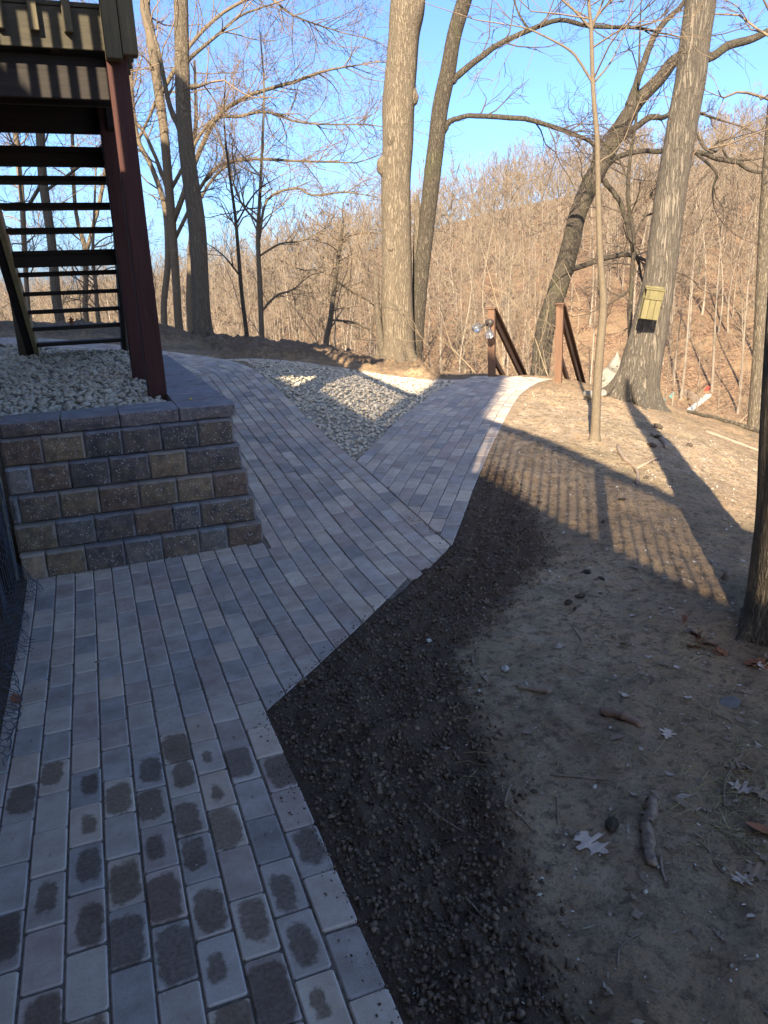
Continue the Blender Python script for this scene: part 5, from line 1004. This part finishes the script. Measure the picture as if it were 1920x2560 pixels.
def leaf(x, y, s_, kind, lob, i, rz, label, z=None, tilt=(0, 0), group=None):
    root = tag(empty('fallen_leaf', (x, y, (zm(x, y) if z is None else z) + .004), rz), label, 'leaf', group); root.scale = (s_,) * 3; root.rotation_euler = (tilt[0], tilt[1], rz)
    obj('blade', LM[(kind, lob, i)], root); T_ = Tubes(); T_.add([(0, -.49, .08), (.02, -.7, .05), (.07, -.9, .02)], [.012, .01, .014], 4); obj('stalk', T_.me('stalk', LM[(kind, lob, i)].materials[0]), root); return root
leaf(1.14, 1.52, .105, 'p', 1, 0, rad(195), 'large pale lobed oak leaf lying flat beside the bare branch piece')
leaf(1.61, 1.36, .11, 'r', 0, 1, rad(60), 'curled russet brown leaf on the dry grass of the bare yard', tilt=(.3, .2)); leaf(-.47, 3.1, .08, 'r', 0, 2, rad(20), 'brown leaf on the pavers against the wire net', tilt=(.2, .1), z=.0)
leaf(-.16, 7.0 + .27 * 9 + .05, .09, 'r', 1, 3, 0, 'red brown leaf standing on a lower stair tread', z=.85 + .185 * 2 + .04, tilt=(rad(75), 0))
LP = [(1.46, 2.3), (1.7, 2.11), (1.5, 1.89), (2.0, 2.25), (2.02, 2.2), (1.61, 1.62), (1.77, 1.63), (1.8, 1.61), (1.48, 1.54), (1.53, 1.5), (1.71, 1.55), (1.73, 1.49), (2.15, 1.96), (2.35, 2.09), (1.99, 1.84), (1.44, 1.61), (1.5, 1.57), (1.53, 1.28), (1.47, 1.25), (1.35, 1.15), (1.19, 1.36), (.92, 1.32), (1.73, 2.59), (1.68, 3.17), (1.24, 1.14), (1.42, 1.25), (2.45, 3.0), (2.6, 3.2), (2.2, 2.7), (2.0, 2.5), (2.3, 2.45), (1.9, 2.0), (1.85, 1.75), (2.05, 1.7), (1.68, 1.85), (1.36, 1.9), (1.25, 2.05)]
for i, (x, y) in enumerate(LP): leaf(x, y, g.uniform(.03, .075), 'dpd'[i % 3], int(g.random() < .55), int(g.integers(4)), g.uniform(0, 6.28), 'small curled grey brown leaf scattered on the bare yard', group='leaves scattered on the yard', tilt=(g.normal() * .25, g.normal() * .25))
for i in range(16): a_ = g.uniform(2.2, 4.4); leaf(2.62 + math.cos(a_) * g.uniform(.27, .42), 2.3 + math.sin(a_) * g.uniform(.25, .4), g.uniform(.05, .09), 'r', int(g.random() < .6), int(g.integers(4)), g.uniform(0, 6.28), 'russet leaf heaped against the foot of the rough oak trunk', group='russet leaves at the trunk foot', tilt=(g.normal() * .4, g.normal() * .4))
# ---- sticks
def stick(P, r, nm, label, mat, cat='stick', k=8, wob=.12, group=None, seed=0, lift=.6, fork=None):
    P = np.array([(x, y, zm(x, y) + r * lift) for x, y in P]); c_ = P[0].copy(); Q = spline(P, 8); T_ = Tubes(); g_ = np.random.default_rng(seed); rr = np.linspace(r, r * .7, len(Q)) * (1 + .13 * g_.normal(size=len(Q))); rr[0] *= .7; rr[-1] *= .5; Q = Q + g_.normal(size=Q.shape) * r * .09; T_.add(Q - c_, rr, k, True, wob, seed)
    if fork is not None: F_ = np.array([(x, y, zm(x, y) + r) for x, y in fork]) - c_; T_.add(F_, [r * .6, r * .45, r * .3][:len(F_)], 6, True, wob, seed)
    return tag(obj(nm, T_.me(nm, mat), None, tuple(c_)), label, cat, group)
stick([(1.415, 1.585), (1.385, 1.565), (1.345, 1.525), (1.315, 1.505), (1.285, 1.455), (1.262, 1.432), (1.235, 1.375)], .019, 'branch_piece', 'thick bare peeled branch piece beside the large oak leaf', M['drift'], 'branch', 12, .3, seed=2, lift=.75)
stick([(1.555, 2.05), (1.59, 1.985), (1.615, 1.9)], .019, 'wood_chunk', 'short split chunk of rotten wood on the yard', M['rotwood'], 'wood', 7, .3, seed=3, lift=.7)
stick([(1.385, 2.36), (1.42, 2.31), (1.465, 2.245)], .012, 'bark_piece', 'curled grey piece of bark near the edge of the topsoil', M['drift'], 'bark', 6, .4, seed=4)
stick([(4.05, 5.3), (3.85, 4.95), (3.78, 4.7), (3.55, 4.4)], .02, 'dead_branch', 'crooked pale branch in the striped sunlight below the sapling', M['drift'], 'branch', 8, .15, seed=5, fork=[(3.78, 4.7), (4.1, 4.9), (4.35, 5.1)])
stick([(4.9, 5.9), (4.75, 5.55), (4.6, 5.35)], .022, 'dead_branch', 'short branch lying in the long trunk shadow', M['drift'], 'branch', 8, .15, seed=6)
stick([(6.2, 6.6), (6.5, 6.3), (6.7, 5.9), (6.85, 5.6)], .02, 'dead_branch', 'pale branch on the lit soil right of the trunk shadow', M['drift'], 'branch', 8, .15, seed=7)
stick([(7.2, 8.0), (7.5, 7.9), (7.8, 7.7), (8.0, 7.3)], .03, 'dead_branch', 'dark branch along the lip of the slope below the white beam', M['barkdark'], 'branch', 8, .15, seed=8)
stick([(2.62, 2.02), (2.52, 2.07), (2.43, 2.02), (2.38, 1.95)], .014, 'root_piece', 'grey bent root sticking out by the rough oak trunk', M['drift'], 'root', 8, .1, seed=9)
TW_ = [[(.77, 1.87), (.79, 1.8), (.83, 1.72)], [(.99, 1.75), (1.03, 1.8), (1.06, 1.83)], [(.98, 1.73), (1.0, 1.68), (1.01, 1.62)], [(.73, 1.52), (.735, 1.43), (.73, 1.35)], [(1.2, 1.83), (1.32, 1.75), (1.45, 1.64)], [(1.5, 1.45), (1.53, 1.35), (1.55, 1.25), (1.56, 1.17)], [(1.36, 1.47), (1.42, 1.4), (1.4, 1.3), (1.42, 1.2)], [(1.1, 1.63), (1.13, 1.68), (1.16, 1.73)], [(1.28, 1.4), (1.25, 1.36), (1.23, 1.32)], [(1.9, 1.95), (1.95, 1.85), (1.98, 1.75)], [(1.6, 1.5), (1.7, 1.6), (1.85, 1.68)], [(2.0, 2.7), (2.1, 2.8), (2.15, 2.95)], [(1.75, 2.5), (1.85, 2.6), (1.9, 2.75)], [(1.66, 1.1), (1.68, 1.2), (1.72, 1.3)], [(1.3, 2.45), (1.32, 2.6), (1.36, 2.7)], [(.95, 1.15), (1.0, 1.2), (1.1, 1.22)]]
for i, P in enumerate(TW_): stick(P, g.uniform(.0022, .0042), 'twig', 'thin broken twig lying on the soil', M['drift'], 'twig', 5, .1, 'twigs on the soil', 30 + i, lift=1.2)
# dry grass
T_ = Tubes()
for cx_, cy_, n_, s_ in [(1.72, 2.03, 16, .1), (1.62, 1.5, 110, .14), (1.8, 1.55, 80, .15), (2.1, 2.35, 30, .18), (1.35, 2.1, 22, .15), (1.2, 2.0, 25, .15), (2.2, 2.1, 40, .25), (1.55, 1.35, 70, .12), (1.9, 1.9, 40, .25), (2.5, 3.0, 30, .3), (1.5, 1.1, 40, .15)]:
    for k in range(n_):
        x, y = cx_ + g.normal() * s_, cy_ + g.normal() * s_; 
        if in_main(np.array([x]), np.array([y]), -.02)[0]: continue
        a_ = g.uniform(0, 6.28); L_ = g.uniform(.03, .11); z = zm(x, y); T_.add([(x, y, z), (x + math.cos(a_) * L_ * .5, y + math.sin(a_) * L_ * .5, z + L_ * g.uniform(.05, .35)), (x + math.cos(a_ + .3) * L_, y + math.sin(a_ + .3) * L_, z + .006)], [.0012, .001, .0005], 3)
tag(obj('dry_grass', T_.me('dry_grass', M['grass'])), 'thin wisps of dry straw coloured grass on the yard', 'grass', kind='stuff')
# small oddments
def slab(nm, P, h, mat, label, cat, z=None):
    c_ = np.mean(P, axis=0); zz = zm(*c_) if z is None else z; V, F = paver_poly_mesh([(p[0] - c_[0], p[1] - c_[1]) for p in P], h=h, ch=.003); return tag(obj(nm, mesh(nm, V, F, mat), None, (c_[0], c_[1], zz + h * .7), (rad(6), rad(-4), 0)), label, cat)
slab('slate_piece', [(1.99, 1.94), (2.04, 1.90), (2.085, 1.93), (2.08, 1.965), (2.03, 1.975)], .012, M['slate'], 'flat blue grey slate lying on the yard', 'slate')
vs_, F = ico_variants(1, 2, .4, (1, .8, .6), 4); tag(obj('yellow_crumb', fast_mesh('yellow_crumb', vs_[0] * .016, None, M['yellow'], True, tri=F), None, (.56, 5.12, .872)), 'small yellow crumb resting on the wall cap', 'crumb')
vs_, F = ico_variants(1, 2, .4, (1, .8, .4), 6); tag(obj('tan_chip', fast_mesh('tan_chip', vs_[0] * .012, None, M['drift'], True, tri=F), None, (-.16, 3.31, .006)), 'little tan wood chip on the pavers', 'chip')
# rubbish on the slope across the ravine
def plank(p, q, w_, h_, mat, nm, label, cat): z0, z1 = gz(*p), gz(*q); o = beam(nm, (*p, z0 + h_ * .5), (*q, z1 + h_ * .5), w_, h_, mat, None, .01); return tag(o, label, cat)
plank((35.5, 39.3), (38.1, 40.5), .34, .16, M['white'], 'white_beam', 'long white painted beam lying on the leafy slope', 'beam')
plank((36.6, 40.7), (39.6, 42.2), .14, .12, M['cedar_y'], 'timber', 'tan timber lying above the white beam', 'timber'); plank((36.8, 39.9), (36.8, 41.5), .1, .5, M['drift'], 'timber', 'weathered upright timber end beside the white beam', 'timber')
plank((38.5, 41.2), (39.0, 41.5), .22, .18, M['red'], 'red_scrap', 'faded red plastic scrap at the end of the white beam', 'scrap')
plank((34.6, 41.1), (35.4, 41.6), .24, .12, M['teal'], 'teal_scrap', 'teal plastic sheet scrap beside the foot of the bat house oak', 'scrap'); plank((35.9, 41.6), (36.5, 42.0), .2, .12, M['teal'], 'teal_scrap', 'smaller teal scrap nearer the white beam', 'scrap')
